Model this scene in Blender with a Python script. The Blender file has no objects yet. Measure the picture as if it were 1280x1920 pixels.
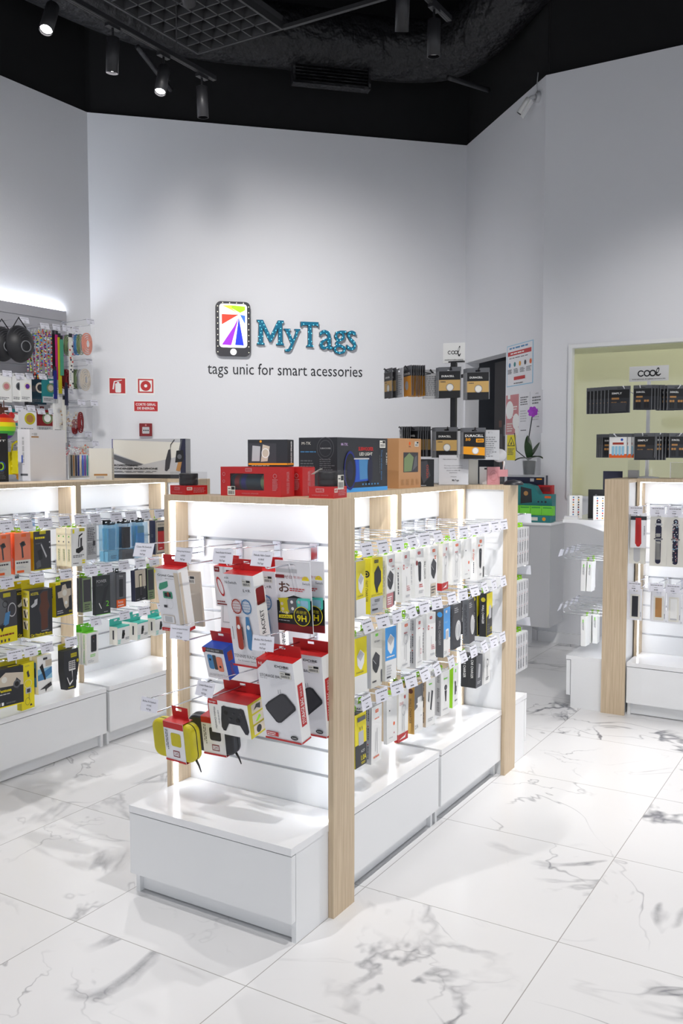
import bpy, math, random
from mathutils import Vector, Matrix
random.seed(7)
SC = bpy.context.scene
COL = SC.collection

# ---------------- camera ----------------
EYE = Vector((0, 0, 1.6)); FPX = 1695.0; PITCH = .0643; YAW = .5427
cam_d = bpy.data.cameras.new('camera'); cam = bpy.data.objects.new('camera', cam_d); COL.objects.link(cam)
cam.location = EYE; cam.rotation_euler = (math.pi/2 - PITCH, 0, YAW)
cam_d.sensor_fit = 'VERTICAL'; cam_d.sensor_height = 36; cam_d.lens = 36*FPX/1920
cam_d.clip_start = .05; cam_d.clip_end = 60
SC.camera = cam

# ---------------- light levels ----------------
SC.view_settings.view_transform = 'Standard'; SC.view_settings.look = 'None'
SC.view_settings.gamma = 1; SC.view_settings.use_curve_mapping = False
SC.view_settings.exposure = 0.45
WORLD = .86; LED = 9.0; SPOT = 75.0; FLOORSPOT = 190.0
w = bpy.data.worlds.new('mall_light'); SC.world = w; w.use_nodes = True
w.node_tree.nodes['Background'].inputs[0].default_value = (.91, .94, 1, 1)
w.node_tree.nodes['Background'].inputs[1].default_value = WORLD

def at(px, py, axis, val):
    """point of the photograph's pixel on the plane x, y or z = val"""
    f = Vector((-math.sin(YAW), math.cos(YAW), 0)); r = Vector((math.cos(YAW), math.sin(YAW), 0)); u = Vector((0, 0, 1))
    d = (f*math.cos(PITCH)-u*math.sin(PITCH))*FPX + r*(px-640) + (f*math.sin(PITCH)+u*math.cos(PITCH))*(960-py)
    i = 'xyz'.index(axis); return EYE + d*((val-EYE[i])/d[i])
def atd(px, py, p, n):
    f = Vector((-math.sin(YAW), math.cos(YAW), 0)); r = Vector((math.cos(YAW), math.sin(YAW), 0)); u = Vector((0, 0, 1))
    d = (f*math.cos(PITCH)-u*math.sin(PITCH))*FPX + r*(px-640) + (f*math.sin(PITCH)+u*math.cos(PITCH))*(960-py)
    n = Vector(n); return EYE + d*((Vector(p)-EYE).dot(n)/d.dot(n))

# ---------------- materials ----------------
def lin(c): return tuple(((v/255)/12.92 if v/255 <= .04045 else ((v/255+.055)/1.055)**2.4) for v in c)
PAL = dict(white=(240, 240, 238), paper=(232, 232, 236), offwhite=(225, 223, 214), black=(22, 23, 26), dark=(42, 44, 50), grey=(130, 132, 136), lgrey=(190, 191, 194),
    mgrey=(95, 97, 102), red=(190, 34, 36), dred=(128, 22, 28), orange=(235, 98, 28), yellow=(238, 222, 20), olive=(196, 184, 28), lime=(150, 214, 30), green=(60, 160, 60),
    blue=(30, 80, 185), dblue=(24, 34, 120), sky=(70, 160, 232), lblue=(150, 200, 226), teal=(38, 128, 132), aqua=(80, 205, 188), mint=(70, 150, 120), pink=(214, 150, 156),
    rose=(200, 128, 132), gold=(196, 160, 96), amber=(236, 160, 30), copper=(176, 128, 74), kraft=(190, 142, 98), navy=(28, 30, 58), purple=(96, 42, 150), magenta=(190, 40, 120), brown=(90, 50, 36),
    dteal=(22, 52, 66), rust=(170, 62, 44), steel=(70, 130, 180), beige=(206, 194, 176), ink=(60, 60, 66), cream=(230, 220, 190), neon=(120, 215, 60), bank=(50, 55, 58), salmon=(225, 130, 100), lilac=(175, 150, 190), sage=(120, 140, 100))
_M = {}
def princ(name, col, rough=.5, metal=0, emit=None, es=0, alpha=1, trans=0, ior=1.45, coat=0):
    m = bpy.data.materials.new(name); m.use_nodes = True; b = m.node_tree.nodes['Principled BSDF']
    b.inputs['Base Color'].default_value = (*col, 1); b.inputs['Roughness'].default_value = rough; b.inputs['Metallic'].default_value = metal
    b.inputs['Transmission Weight'].default_value = trans; b.inputs['IOR'].default_value = ior; b.inputs['Coat Weight'].default_value = coat
    if alpha < 1: b.inputs['Alpha'].default_value = alpha
    if emit: b.inputs['Emission Color'].default_value = (*emit, 1); b.inputs['Emission Strength'].default_value = es
    return m
def M(k):
    if isinstance(k, bpy.types.Material): return k
    if k not in _M:
        _M[k] = princ(k, lin(PAL[k]), .42)
    return _M[k]
def nodes_of(m): return m.node_tree.nodes, m.node_tree.links, m.node_tree.nodes['Principled BSDF']

def bumpy(m, scale, strength, dist=.01):
    n, l, b = nodes_of(m); tc = n.new('ShaderNodeTexCoord'); t = n.new('ShaderNodeTexNoise'); bp = n.new('ShaderNodeBump')
    t.inputs['Scale'].default_value = scale; t.inputs['Detail'].default_value = 3; bp.inputs['Strength'].default_value = strength; bp.inputs['Distance'].default_value = dist
    l.new(tc.outputs['Object'], t.inputs['Vector']); l.new(t.outputs['Fac'], bp.inputs['Height']); l.new(bp.outputs[0], b.inputs['Normal']); return m
_M['wall'] = bumpy(princ('wall_paint', (.80, .81, .84), .75), 60, .06)
_M['ceil'] = bumpy(princ('ceiling_black', (.006, .006, .007), .9), 12, .2)
_M['duct'] = bumpy(princ('duct_foil_black', (.012, .012, .014), .5, .1), 7, .9, .08)
_M['lamp_black'] = princ('lamp_black', (.022, .022, .025), .45)
_M['louver'] = princ('louver_grey', (.035, .035, .037), .5)
_M['melamine'] = princ('melamine_white', (.84, .85, .86), .38)
_M['gloss'] = princ('melamine_gloss', (.86, .865, .88), .16)
_M['groove'] = princ('aluminium_groove', (.60, .61, .64), .35, .4)
_M['chrome'] = princ('chrome', (.78, .79, .84), .16, 1)
_M['wire'] = princ('black_wire', (.015, .015, .017), .4)
_M['card'] = princ('price_card', (.80, .80, .88), .35)
_M['led'] = princ('led_strip', (1, 1, 1), .5, 0, (.86, .91, 1), LED)
_M['ledwall'] = princ('led_strip_wall', (1, 1, 1), .5, 0, (.86, .91, 1), 150)
_M['ledwarm'] = princ('lamp_lens', (1, 1, 1), .5, 0, (1, .96, .95), 14)
_M['clear'] = princ('clear_plastic', (.2, .2, .22), .08, 0, alpha=.10)
_M['tint'] = princ('blue_clear_plastic', lin((120, 190, 225)), .1, 0, alpha=.42)
_M['film'] = princ('clear_bag_film', (.93, .94, .97), .12, 0, alpha=.13)
_M['olivepane'] = princ('olive_glazed_window', lin((212, 213, 172)), .06, 0, coat=.5)  # base colour raised in place of the mall's bright reflection
_M['door_dark'] = princ('dark_door', lin((34, 32, 36)), .5)
_M['slat'] = princ('slatwall_grey', lin((186, 186, 192)), .4)
_M['leaf'] = princ('leaf_green', lin((34, 62, 30)), .35)
_M['petal'] = princ('orchid_petal', lin((160, 60, 190)), .5)
_M['glossblack'] = princ('gloss_black', (.012, .012, .014), .12)
_M['metgold'] = princ('foil_gold', lin((205, 165, 95)), .3, .6)
_M['glowwhite'] = princ('backlit_screen', (.9, .9, .9), .4, 0, (1, 1, 1), .9)
for k, c in dict(glowgreen=(160, 220, 20), glowyel=(255, 235, 60), glowred=(235, 60, 40), glowviolet=(150, 40, 200), glowblue=(30, 50, 210), glowsky=(60, 110, 240), glowlamp=(255, 250, 225)).items():
    _M[k] = princ(k, lin(c), .4, 0, lin(c), .55)
_M['lettercyan'] = princ('letter_face_cyan', lin((24, 100, 130)), .3, 0, lin((40, 150, 185)), .12)
_M['letterlamp'] = princ('letter_bulb', lin((120, 220, 245)), .3, 0, lin((120, 220, 250)), 1.2)

def wood():
    m = princ('oak_laminate', lin((205, 178, 142)), .45); n, l, b = nodes_of(m)
    tc = n.new('ShaderNodeTexCoord'); mp = n.new('ShaderNodeMapping'); mp.inputs['Scale'].default_value = (60, 60, 2.2)
    t = n.new('ShaderNodeTexNoise'); t.inputs['Scale'].default_value = 1.6; t.inputs['Detail'].default_value = 5; t.inputs['Roughness'].default_value = .6
    r = n.new('ShaderNodeValToRGB'); r.color_ramp.elements[0].position = .3; r.color_ramp.elements[1].position = .72
    r.color_ramp.elements[0].color = (*lin((190, 168, 138)), 1); r.color_ramp.elements[1].color = (*lin((217, 198, 170)), 1)
    l.new(tc.outputs['Object'], mp.inputs[0]); l.new(mp.outputs[0], t.inputs['Vector']); l.new(t.outputs['Fac'], r.inputs[0]); l.new(r.outputs[0], b.inputs['Base Color'])
    return m
_M['wood'] = wood()

def marble():
    m = princ('marble_tiles', (.85, .85, .86), .27); n, l, b = nodes_of(m)
    tc = n.new('ShaderNodeTexCoord')
    def math_(op, a, bb=None, c=None):
        x = n.new('ShaderNodeMath'); x.operation = op
        for i, v in enumerate((a, bb, c)):
            if v is None: continue
            if isinstance(v, (int, float)): x.inputs[i].default_value = v
            else: l.new(v, x.inputs[i])
        return x.outputs[0]
    sep = n.new('ShaderNodeSeparateXYZ'); l.new(tc.outputs['Object'], sep.inputs[0])
    T = .7275
    ux = math_('DIVIDE', math_('ADD', sep.outputs[0], 1.603), T); uy = math_('DIVIDE', math_('SUBTRACT', sep.outputs[1], 2.1), T)
    ix = math_('FLOOR', ux); iy = math_('FLOOR', uy)
    fx = math_('FRACT', ux); fy = math_('FRACT', uy)
    ex = math_('MINIMUM', fx, math_('SUBTRACT', 1, fx)); ey = math_('MINIMUM', fy, math_('SUBTRACT', 1, fy))
    joint = math_('LESS_THAN', math_('MINIMUM', ex, ey), .0022)
    cmb = n.new('ShaderNodeCombineXYZ'); l.new(math_('MULTIPLY', ix, 7.31), cmb.inputs[0]); l.new(math_('MULTIPLY', iy, 3.77), cmb.inputs[1]); l.new(math_('ADD', math_('MULTIPLY', ix, 1.3), math_('MULTIPLY', iy, 5.1)), cmb.inputs[2])
    off = n.new('ShaderNodeVectorMath'); off.operation = 'ADD'; l.new(tc.outputs['Object'], off.inputs[0]); l.new(cmb.outputs[0], off.inputs[1])
    def noise(scale, det, vec, rough=.6, dist=0.):
        t = n.new('ShaderNodeTexNoise'); t.inputs['Scale'].default_value = scale; t.inputs['Detail'].default_value = det; t.inputs['Roughness'].default_value = rough; t.inputs['Distortion'].default_value = dist
        l.new(vec, t.inputs['Vector']); return t.outputs['Fac']
    v = off.outputs[0]
    def vein(scale, width, dist):
        f = noise(scale, 4, v, .55, dist); d = math_('ABSOLUTE', math_('SUBTRACT', f, .5))
        return math_('SUBTRACT', 1, math_('MINIMUM', math_('DIVIDE', d, width), 1))
    thin = math_('POWER', vein(1.25, .012, 1.3), 1.5)
    gate = n.new('ShaderNodeMapRange'); gate.inputs[1].default_value = .48; gate.inputs[2].default_value = .62; l.new(noise(1.7, 2, v), gate.inputs[0])
    gate2 = n.new('ShaderNodeMapRange'); gate2.inputs[1].default_value = .54; gate2.inputs[2].default_value = .68; l.new(noise(1.1, 2, v, .5), gate2.inputs[0])
    broad = math_('MULTIPLY', vein(.9, .034, 1.8), gate2.outputs[0])
    rough = math_('ADD', .35, noise(28, 4, v, .7))
    a = math_('ADD', math_('MULTIPLY', math_('MULTIPLY', thin, gate.outputs[0]), .50), math_('MULTIPLY', math_('MULTIPLY', broad, rough), 1.15))
    cloud = math_('MULTIPLY', noise(2.2, 3, v), .06)
    a = math_('MINIMUM', math_('ADD', a, cloud), .85)
    mix = n.new('ShaderNodeMixRGB'); mix.inputs[1].default_value = (*lin((238, 238, 239)), 1); mix.inputs[2].default_value = (*lin((96, 98, 108)), 1); l.new(a, mix.inputs[0])
    mj = n.new('ShaderNodeMixRGB'); mj.inputs[2].default_value = (*lin((172, 170, 168)), 1); l.new(joint, mj.inputs[0]); l.new(mix.outputs[0], mj.inputs[1])
    l.new(mj.outputs[0], b.inputs['Base Color']); return m
_M['marble'] = marble()

# ---------------- mesh builder ----------------
_TXT = {}
def text_geo(s, bold=0.0):
    k = (s, bold)
    if k not in _TXT:
        c = bpy.data.curves.new('t', 'FONT'); c.body = s; c.size = 1; c.resolution_u = 2; c.offset = bold
        o = bpy.data.objects.new('t', c); me = bpy.data.meshes.new_from_object(o)
        vs = [v.co.copy() for v in me.vertices]; fs = [tuple(p.vertices) for p in me.polygons]
        bpy.data.objects.remove(o); bpy.data.curves.remove(c); bpy.data.meshes.remove(me)
        if vs:
            x0 = min(v.x for v in vs); x1 = max(v.x for v in vs); y0 = min(v.y for v in vs); y1 = max(v.y for v in vs)
            vs = [((v.x-x0)/max(x1-x0, 1e-6), (v.y-y0)/max(y1-y0, 1e-6)) for v in vs]
        _TXT[k] = (vs, fs)
    return _TXT[k]

class MB:
    def __init__(s): s.v = []; s.f = []; s.m = []; s.mats = []; s.sm = []
    def mi(s, k):
        m = M(k)
        if m not in s.mats: s.mats.append(m)
        return s.mats.index(m)
    def add(s, vs, fs, k, smooth=False):
        b = len(s.v); s.v += [tuple(v) for v in vs]; i = s.mi(k)
        for f in fs: s.f.append(tuple(b+j for j in f)); s.m.append(i); s.sm.append(smooth)
        return s
    def box(s, a, b, k, T=None):
        x0, y0, z0 = a; x1, y1, z1 = b
        vs = [Vector(p) for p in ((x0, y0, z0), (x1, y0, z0), (x1, y1, z0), (x0, y1, z0), (x0, y0, z1), (x1, y0, z1), (x1, y1, z1), (x0, y1, z1))]
        if T: vs = [T @ v for v in vs]
        return s.add(vs, [(3, 2, 1, 0), (4, 5, 6, 7), (0, 1, 5, 4), (1, 2, 6, 5), (2, 3, 7, 6), (3, 0, 4, 7)], k)
    def tube(s, pts, r, k, n=8, closed=False, r2=None):
        pts = [Vector(p) for p in pts]; N = len(pts); vs = []; fs = []; up = Vector((0, 0, 1))
        for i, p in enumerate(pts):
            if closed: d = pts[(i+1) % N]-pts[i-1]
            else: d = pts[min(i+1, N-1)]-pts[max(i-1, 0)]
            d.normalize(); a = d.cross(up if abs(d.z) < .95 else Vector((0, 1, 0))).normalized(); b = d.cross(a)
            rr = r if r2 is None else r+(r2-r)*i/(N-1)
            for j in range(n): t = 2*math.pi*j/n; vs.append(p+(a*math.cos(t)+b*math.sin(t))*rr)
        for i in range(N if closed else N-1):
            for j in range(n): q = (i+1) % N; fs.append((i*n+j, i*n+(j+1) % n, q*n+(j+1) % n, q*n+j))
        if not closed: fs += [tuple(range(n))[::-1], tuple((N-1)*n+j for j in range(n))]
        return s.add(vs, fs, k, True)
    def lathe(s, prof, k, n=20, T=None, cap=True):
        vs = []; fs = []
        for r, z in prof:
            for j in range(n): t = 2*math.pi*j/n; v = Vector((r*math.cos(t), r*math.sin(t), z)); vs.append(T @ v if T else v)
        for i in range(len(prof)-1):
            for j in range(n): fs.append((i*n+j, i*n+(j+1) % n, (i+1)*n+(j+1) % n, (i+1)*n+j))
        s.add(vs, fs, k, True)
        if cap: s.add(vs[:n], [tuple(range(n))[::-1]], k); s.add(vs[-n:], [tuple(range(n))], k)
        return s
    def prism(s, poly, y0, y1, k, T=None, side=None):
        """polygon in x,z extruded along y"""
        n = len(poly); vs = [Vector((x, y0, z)) for x, z in poly]+[Vector((x, y1, z)) for x, z in poly]
        if T: vs = [T @ v for v in vs]
        s.add(vs, [tuple(range(n)), tuple(range(n, 2*n))[::-1]], k)
        return s.add(vs, [(i, i+n, (i+1) % n+n, (i+1) % n) for i in range(n)], side or k)
    def face_ops(s, O, U, V, ops):
        O, U, V = Vector(O), Vector(U), Vector(V); N = U.cross(V).normalized(); lu = U.length; lv = V.length; e = [0.0004]
        def P(x, y): return O+U*x+V*y+N*e[0]
        def poly(pts, c): s.add([P(*p) for p in pts], [tuple(range(len(pts)))], c)
        def rect(a, b, c, d, k): poly([(a, b), (c, b), (c, d), (a, d)], k)
        def ring(cx, cy, r, k, t=0, n=20, asp=1.0, rot=0):
            out = []; ca, sa = math.cos(rot), math.sin(rot)
            for i in range(n):
                q = 2*math.pi*i/n; dx = r*lu*math.cos(q); dy = r*lu*asp*math.sin(q); out.append((dx*ca-dy*sa, dx*sa+dy*ca))
            if t == 0: poly([(cx+a/lu, cy+b/lv) for a, b in out], k)
            else:
                f = 1-t; vs = [P(cx+a/lu, cy+b/lv) for a, b in out]+[P(cx+a*f/lu, cy+b*f/lv) for a, b in out]
                s.add(vs, [(i, (i+1) % n, (i+1) % n+n, i+n) for i in range(n)], k)
        for op in ops:
            t = op[0]
            if t == 'r': rect(*op[1:])
            elif t == 'p': poly(op[1], op[2])
            elif t == 'c': ring(op[1], op[2], op[3], op[4], 0, 20, *(op[5:]))
            elif t == 'o': ring(op[1], op[2], op[3], op[5], op[4], 24, *(op[6:]))
            elif t == 't':
                _, txt, a, b, c, d, k = op[:7]; rot = op[7] if len(op) > 7 else 0
                vs, fs = text_geo(txt, op[8] if len(op) > 8 else 0.)
                def mp(x, y):
                    if rot == 90: x, y = 1-y, x
                    elif rot == -90: x, y = y, 1-x
                    return P(a+(c-a)*x, b+(d-b)*y)
                s.add([mp(x, y) for x, y in vs], fs, k)
            elif t == 'l':
                _, a, b, c, d, n, k = op[:7]; rnd = random.Random(n*31+int(a*100))
                hh = (d-b)/n
                for i in range(n):
                    x = a
                    lim = c-(c-a)*rnd.random()*.3
                    while x < lim:
                        ww = (c-a)*(.08+.16*rnd.random()); y = d-hh*(i+.75); rect(x, y, min(x+ww, lim), y+hh*.5, k); x += ww+(c-a)*.035
            elif t == 'v':   # lines of small print running down the face
                _, a, b, c, d, n, k = op[:7]; rnd = random.Random(n*17+int(b*100)); hh = (c-a)/n
                for i in range(n):
                    y = d; lim = b+(d-b)*rnd.random()*.25
                    while y > lim:
                        ww = (d-b)*(.06+.12*rnd.random()); x = a+hh*(i+.25); rect(x, max(y-ww, lim), x+hh*.5, y, k); y -= ww+(d-b)*.03
            elif t == 'b':   # price sticker with bar code
                _, a, b, c, d = op[:5]; rect(a, b, c, d, 'offwhite'); e[0] += .00025
                rect(a+(c-a)*.5, b+(d-b)*.62, a+(c-a)*.95, b+(d-b)*.95, 'black'); rnd = random.Random(5); x = a+(c-a)*.12
                while x < a+(c-a)*.88: ww = (c-a)*(.02+.04*rnd.random()); rect(x, b+(d-b)*.12, x+ww, b+(d-b)*.5, 'ink'); x += ww+(c-a)*.04
                rect(a+(c-a)*.08, b+(d-b)*.7, a+(c-a)*.42, b+(d-b)*.78, 'ink')
            elif t == 'rr':
                _, a, b, c, d, r, k = op[:7]; pts = []
                rx = r/lu; ry = r/lv
                for cx, cy, q0 in ((c-rx, d-ry, 0), (a+rx, d-ry, 90), (a+rx, b+ry, 180), (c-rx, b+ry, 270)):
                    for i in range(5): q = math.radians(q0+22.5*i); pts.append((cx+rx*math.cos(q), cy+ry*math.sin(q)))
                poly(pts, k)
            e[0] += .00025
        return s
    def faces_of(s, a, b, ops):
        """print ops on the faces of the box a..b; keys F (-y) B (+y) L (-x) R (+x) T (+z)"""
        x0, y0, z0 = a; x1, y1, z1 = b
        fr = dict(F=((x0, y0, z0), (x1-x0, 0, 0), (0, 0, z1-z0)), B=((x1, y1, z0), (x0-x1, 0, 0), (0, 0, z1-z0)),
                  L=((x0, y1, z0), (0, y0-y1, 0), (0, 0, z1-z0)), R=((x1, y0, z0), (0, y1-y0, 0), (0, 0, z1-z0)), T=((x0, y0, z1), (x1-x0, 0, 0), (0, y1-y0, 0)))
        for k, o in ops.items(): s.face_ops(*fr[k], o)
        return s
    def build(s, name, parent=None, label=None):
        me = bpy.data.meshes.new(name); me.from_pydata(s.v, [], s.f)
        for m in s.mats: me.materials.append(m)
        me.polygons.foreach_set('material_index', s.m); me.polygons.foreach_set('use_smooth', s.sm); me.update()
        o = bpy.data.objects.new(name, me); COL.objects.link(o)
        if parent: o.parent = parent
        if label: o['label'] = label
        return o
def tag(o, label=None, cat=None, group=None, kind=None):
    if label: o['label'] = label
    if cat: o['category'] = cat
    if group: o['group'] = group
    if kind: o['kind'] = kind
    return o
def thing(name, loc=(0, 0, 0), rz=0, label=None, cat=None, group=None):
    o = bpy.data.objects.new(name, None); COL.objects.link(o); o.empty_display_size = .05
    o.location = loc; o.rotation_euler = (0, 0, rz); return tag(o, label, cat, group)
KIDS = {}
def kids(o):
    return [c for c in COL.objects if c.parent == o]
def copy_tree(o, parent=None):
    c = o.copy(); COL.objects.link(c); c.parent = parent
    if o.name not in KIDS: KIDS[o.name] = kids(o)
    for ch in KIDS[o.name]: copy_tree(ch, c)
    return c
ORD = ['first', 'second', 'third', 'fourth', 'fifth', 'sixth', 'seventh', 'eighth', 'ninth', 'tenth', 'eleventh', 'twelfth', 'thirteenth', 'fourteenth']
PI = math.pi
# ---------------- the room ----------------
ZC = 4.72
C1 = Vector((-2.52, 7.45, 0)); C2 = Vector((-3.76, 8.69, 0)); C3 = Vector((-6.38, 6.07, 0))
def struct(mb, name): return tag(mb.build(name), kind='structure')
struct(MB().box((-9, -4, -.1), (4.5, 12, 0), 'marble'), 'floor')
struct(MB().box((-9, -4, 6.2), (4.5, 12, 6.3), 'ceil'), 'ceiling')
def wall_slab(name, p, q, z0, z1, t=.15, k='wall', off=0.0):
    """slab from p to q, its room face on the line, thickness away from the camera"""
    d = (q-p).normalized(); n = Vector((-d.y, d.x, 0))
    mid = (p+q)/2
    if n.dot(mid-Vector((-2.5, 3, 0))) < 0: n = -n
    a, b, c, e = p+n*off, q+n*off, q+n*(t+off), p+n*(t+off)
    vs = [Vector((v.x, v.y, z)) for z in (z0, z1) for v in (a, b, c, e)]
    return MB().add(vs, [(3, 2, 1, 0), (4, 5, 6, 7), (0, 1, 5, 4), (1, 2, 6, 5), (2, 3, 7, 6), (3, 0, 4, 7)], k)
struct(wall_slab('w', Vector((-6.38, -1.5, 0)), C3, 0, ZC), 'wall_left')
struct(wall_slab('w', C3, C2, 0, ZC), 'wall_back')
# segment with the storeroom opening, between the back wall and the window wall
d12 = (C1-C2).normalized(); L12 = (C1-C2).length
dA = .02; dB = 1.02
m = wall_slab('w', C2, C2+d12*dA, 0, ZC)
for (a, b, z0, z1) in ((dA, dB, 2.53, ZC), (dB, L12, 0, ZC)):
    t = wall_slab('w', C2+d12*a, C2+d12*b, z0, z1)
    m.add(t.v, t.f, 'wall')
struct(m, 'wall_right')
# window wall, with the window opening
WX0, WX1, WZ0, WZ1 = -2.29, .6, 1.23, 2.5
m = MB()
for a, b in (((-2.52, 7.45, 0), (WX0, 7.6, ZC)), ((WX0, 7.45, 0), (WX1, 7.6, WZ0)), ((WX0, 7.45, WZ1), (WX1, 7.6, ZC)), ((WX1, 7.45, 0), (3, 7.6, ZC))): m.box(a, b, 'wall')
struct(m, 'wall_front')
m = MB()
for a, b in (((WX0, 7.43, WZ0), (WX0+.03, 7.52, WZ1)), ((WX1-.03, 7.43, WZ0), (WX1, 7.52, WZ1)), ((WX0+.03, 7.43, WZ1-.03), (WX1-.03, 7.52, WZ1)), ((WX0+.03, 7.43, WZ0), (WX1-.03, 7.52, WZ0+.02))): m.box(a, b, 'melamine')
fr = struct(m, 'window_1')
g = MB().box((WX0+.03, 7.50, WZ0+.02), (WX1-.03, 7.51, WZ1-.03), 'olivepane').build('pane', fr, 'olive coloured glossy pane')
# black bulkhead above the walls
m = MB()
for p, q in ((Vector((-6.38, -1.5, 0)), C3), (C3, C2), (C2, C1), (C1, Vector((3, 7.45, 0)))):
    e = (q-p).normalized()*.25; t = wall_slab('w', p-(e if p in (C3, C2) and q != C1 else e*0), q+(e if q in (C3, C2) else e*0), ZC-.03, 6.2, .12, 'ceil', .03); m.add(t.v, t.f, 'ceil')
struct(m, 'trim_1')
struct(MB().box((-9, -3.9, 3.1), (4.4, -3.7, 6.2), 'ceil').box((4.2, -3.7, 3.1), (4.4, 8, 6.2), 'ceil'), 'trim_light_block')  # unseen black lintels, added to keep world light off the upper walls
# skirting boards
m = MB()
def skirt(p, q, z=.09):
    d = (q-p).normalized(); n = Vector((-d.y, d.x, 0))
    if n.dot((p+q)/2-Vector((-2.5, 3, 0))) > 0: n = -n
    t = MB(); a, b, c, e = p, q, q+n*.014, p+n*.014
    vs = [Vector((v.x, v.y, zz)) for zz in (0, z) for v in (a, b, c, e)]
    return t.add(vs, [(0, 1, 2, 3), (7, 6, 5, 4), (0, 4, 5, 1), (1, 5, 6, 2), (2, 6, 7, 3), (3, 7, 4, 0)], 'gloss')
struct(skirt(C1, Vector((3, 7.45, 0))), 'baseboard_front')
struct(skirt(C2+d12*1.03, C1), 'baseboard_right')
struct(skirt(C3, C2), 'baseboard_back')
# storeroom behind the opening
nb = Vector((.7071, .7071, 0))
m = MB()
def oblique_box(m, s0, s1, t0, t1, z0, z1, k):
    """box in the frame of the storeroom wall: s along it from C2, t into the storeroom"""
    vs = []
    for z in (z0, z1):
        for s_, t_ in ((s0, t0), (s1, t0), (s1, t1), (s0, t1)): v = C2+d12*s_+nb*t_; vs.append((v.x, v.y, z))
    return m.add(vs, [(3, 2, 1, 0), (4, 5, 6, 7), (0, 1, 5, 4), (1, 2, 6, 5), (2, 3, 7, 6), (3, 0, 4, 7)], k)
oblique_box(m, -.8, 1.52, 2.2, 2.3, 0, 3.2, 'mgrey'); oblique_box(m, -.8, -.7, .16, 2.2, 0, 3.2, 'mgrey'); oblique_box(m, 1.45, 1.52, .16, 2.2, 0, 3.2, 'mgrey'); oblique_box(m, -.8, 1.52, .16, 2.3, 3.2, 3.3, 'mgrey')
struct(m, 'wall_storeroom')
m = MB(); oblique_box(m, .40, 1.02, .16, .20, 0, 2.50, 'door_dark'); dr = struct(m, 'door_1')

# ---------------- ceiling kit ----------------
def sweep(name, pts, r, k, label, cat, n=20, ribs=0):
    P = [Vector(p) for p in pts]; out = []
    for i in range(len(P)-1):
        p0 = P[max(i-1, 0)]; p1 = P[i]; p2 = P[i+1]; p3 = P[min(i+2, len(P)-1)]
        for j in range(8):
            t = j/8; out.append(.5*((2*p1)+(p2-p0)*t+(2*p0-5*p1+4*p2-p3)*t*t+(3*p1-p0-3*p2+p3)*t**3))
    out.append(P[-1]); return tag(MB().tube(out, r, k, n).build(name), label, cat)
sweep('air_duct', [(-5.75, .5, 5.35), (-5.75, 3, 5.35), (-5.72, 5.0, 5.35), (-5.45, 6.15, 5.35), (-4.7, 7.0, 5.35), (-3.9, 7.8, 5.35), (-3.3, 7.75, 5.35), (-2.4, 7.2, 5.6)], .27, 'duct', 'black foil air duct bending under the black ceiling along the walls', 'duct')
sweep('pipe', [(-5.3, 5.6, 4.88), (-5.62, 6.35, 4.86)], .022, 'lamp_black', 'short black pipe below the duct, over the left wall corner', 'pipe')
sweep('pipe', [(-3.45, 7.55, 4.93), (-3.25, 8.0, 4.93)], .022, 'lamp_black', 'short black pipe under the duct near the security camera', 'pipe')
# ventilation grille
c = at(623, 122, 'z', 5.1)
t = thing('air_grille', c, math.radians(45), 'black slatted air grille set in the duct near the ceiling centre', 'vent')
m = MB()
for a, b in (((-.36, 0, -.18), (-.34, .1, .18)), ((.34, 0, -.18), (.36, .1, .18)), ((-.34, 0, .16), (.34, .1, .18)), ((-.34, 0, -.18), (.34, .1, -.16))): m.box(a, b, 'duct')
m.build('frame', t)
m = MB()
for i in range(11): m.box((-.34, .02, -.155+.029*i), (.34, .07, -.147+.029*i), 'duct')
m.box((-.34, .09, -.16), (.34, .1, .16), 'ceil'); m.build('slat_panel', t)
# louvre ceiling panel of square cells, and its carrier rail
t = thing('louver_panel', (0, 0, 4.9), 0, 'dark grey egg crate ceiling panel of square cells, top left', 'ceiling panel')
X0, X1, Y0, Y1 = -4.98, -4.16, 4.42, 5.97; m = MB()
m.box((X0, Y0, .09), (X1, Y1, .10), 'louver')
nx, ny = 6, 11
for i in range(nx+1): x = X0+(X1-X0)*i/nx; m.prism([(x-.006, 0), (x+.006, 0), (x+.03, .09), (x-.03, .09)], Y0, Y1, 'louver')
cells = MB()
for j in range(ny+1):
    y = Y0+(Y1-Y0)*j/ny
    vs = [(x, y+dy, z) for x in (X0, X1) for dy, z in ((-.006, 0), (.006, 0), (.03, .09), (-.03, .09))]
    m.add(vs, [(0, 1, 2, 3), (7, 6, 5, 4), (0, 4, 5, 1), (1, 5, 6, 2), (2, 6, 7, 3), (3, 7, 4, 0)], 'louver')
m.build('grid', t)
m = MB(); m.box((X0-.02, Y0, -.005), (X0, Y1, .1), 'louver'); m.box((X1, Y0, -.005), (X1+.02, Y1, .1), 'louver'); m.box((X0-.02, Y1, -.005), (X1+.02, Y1+.02, .1), 'louver'); m.build('frame', t)
tag(MB().box((X1+.02, Y1, 4.895), (-2.2, Y1+.03, 4.925), 'louver').build('ceiling_rail'), 'thin grey ceiling rail running right from the egg crate panel', 'rail')

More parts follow.
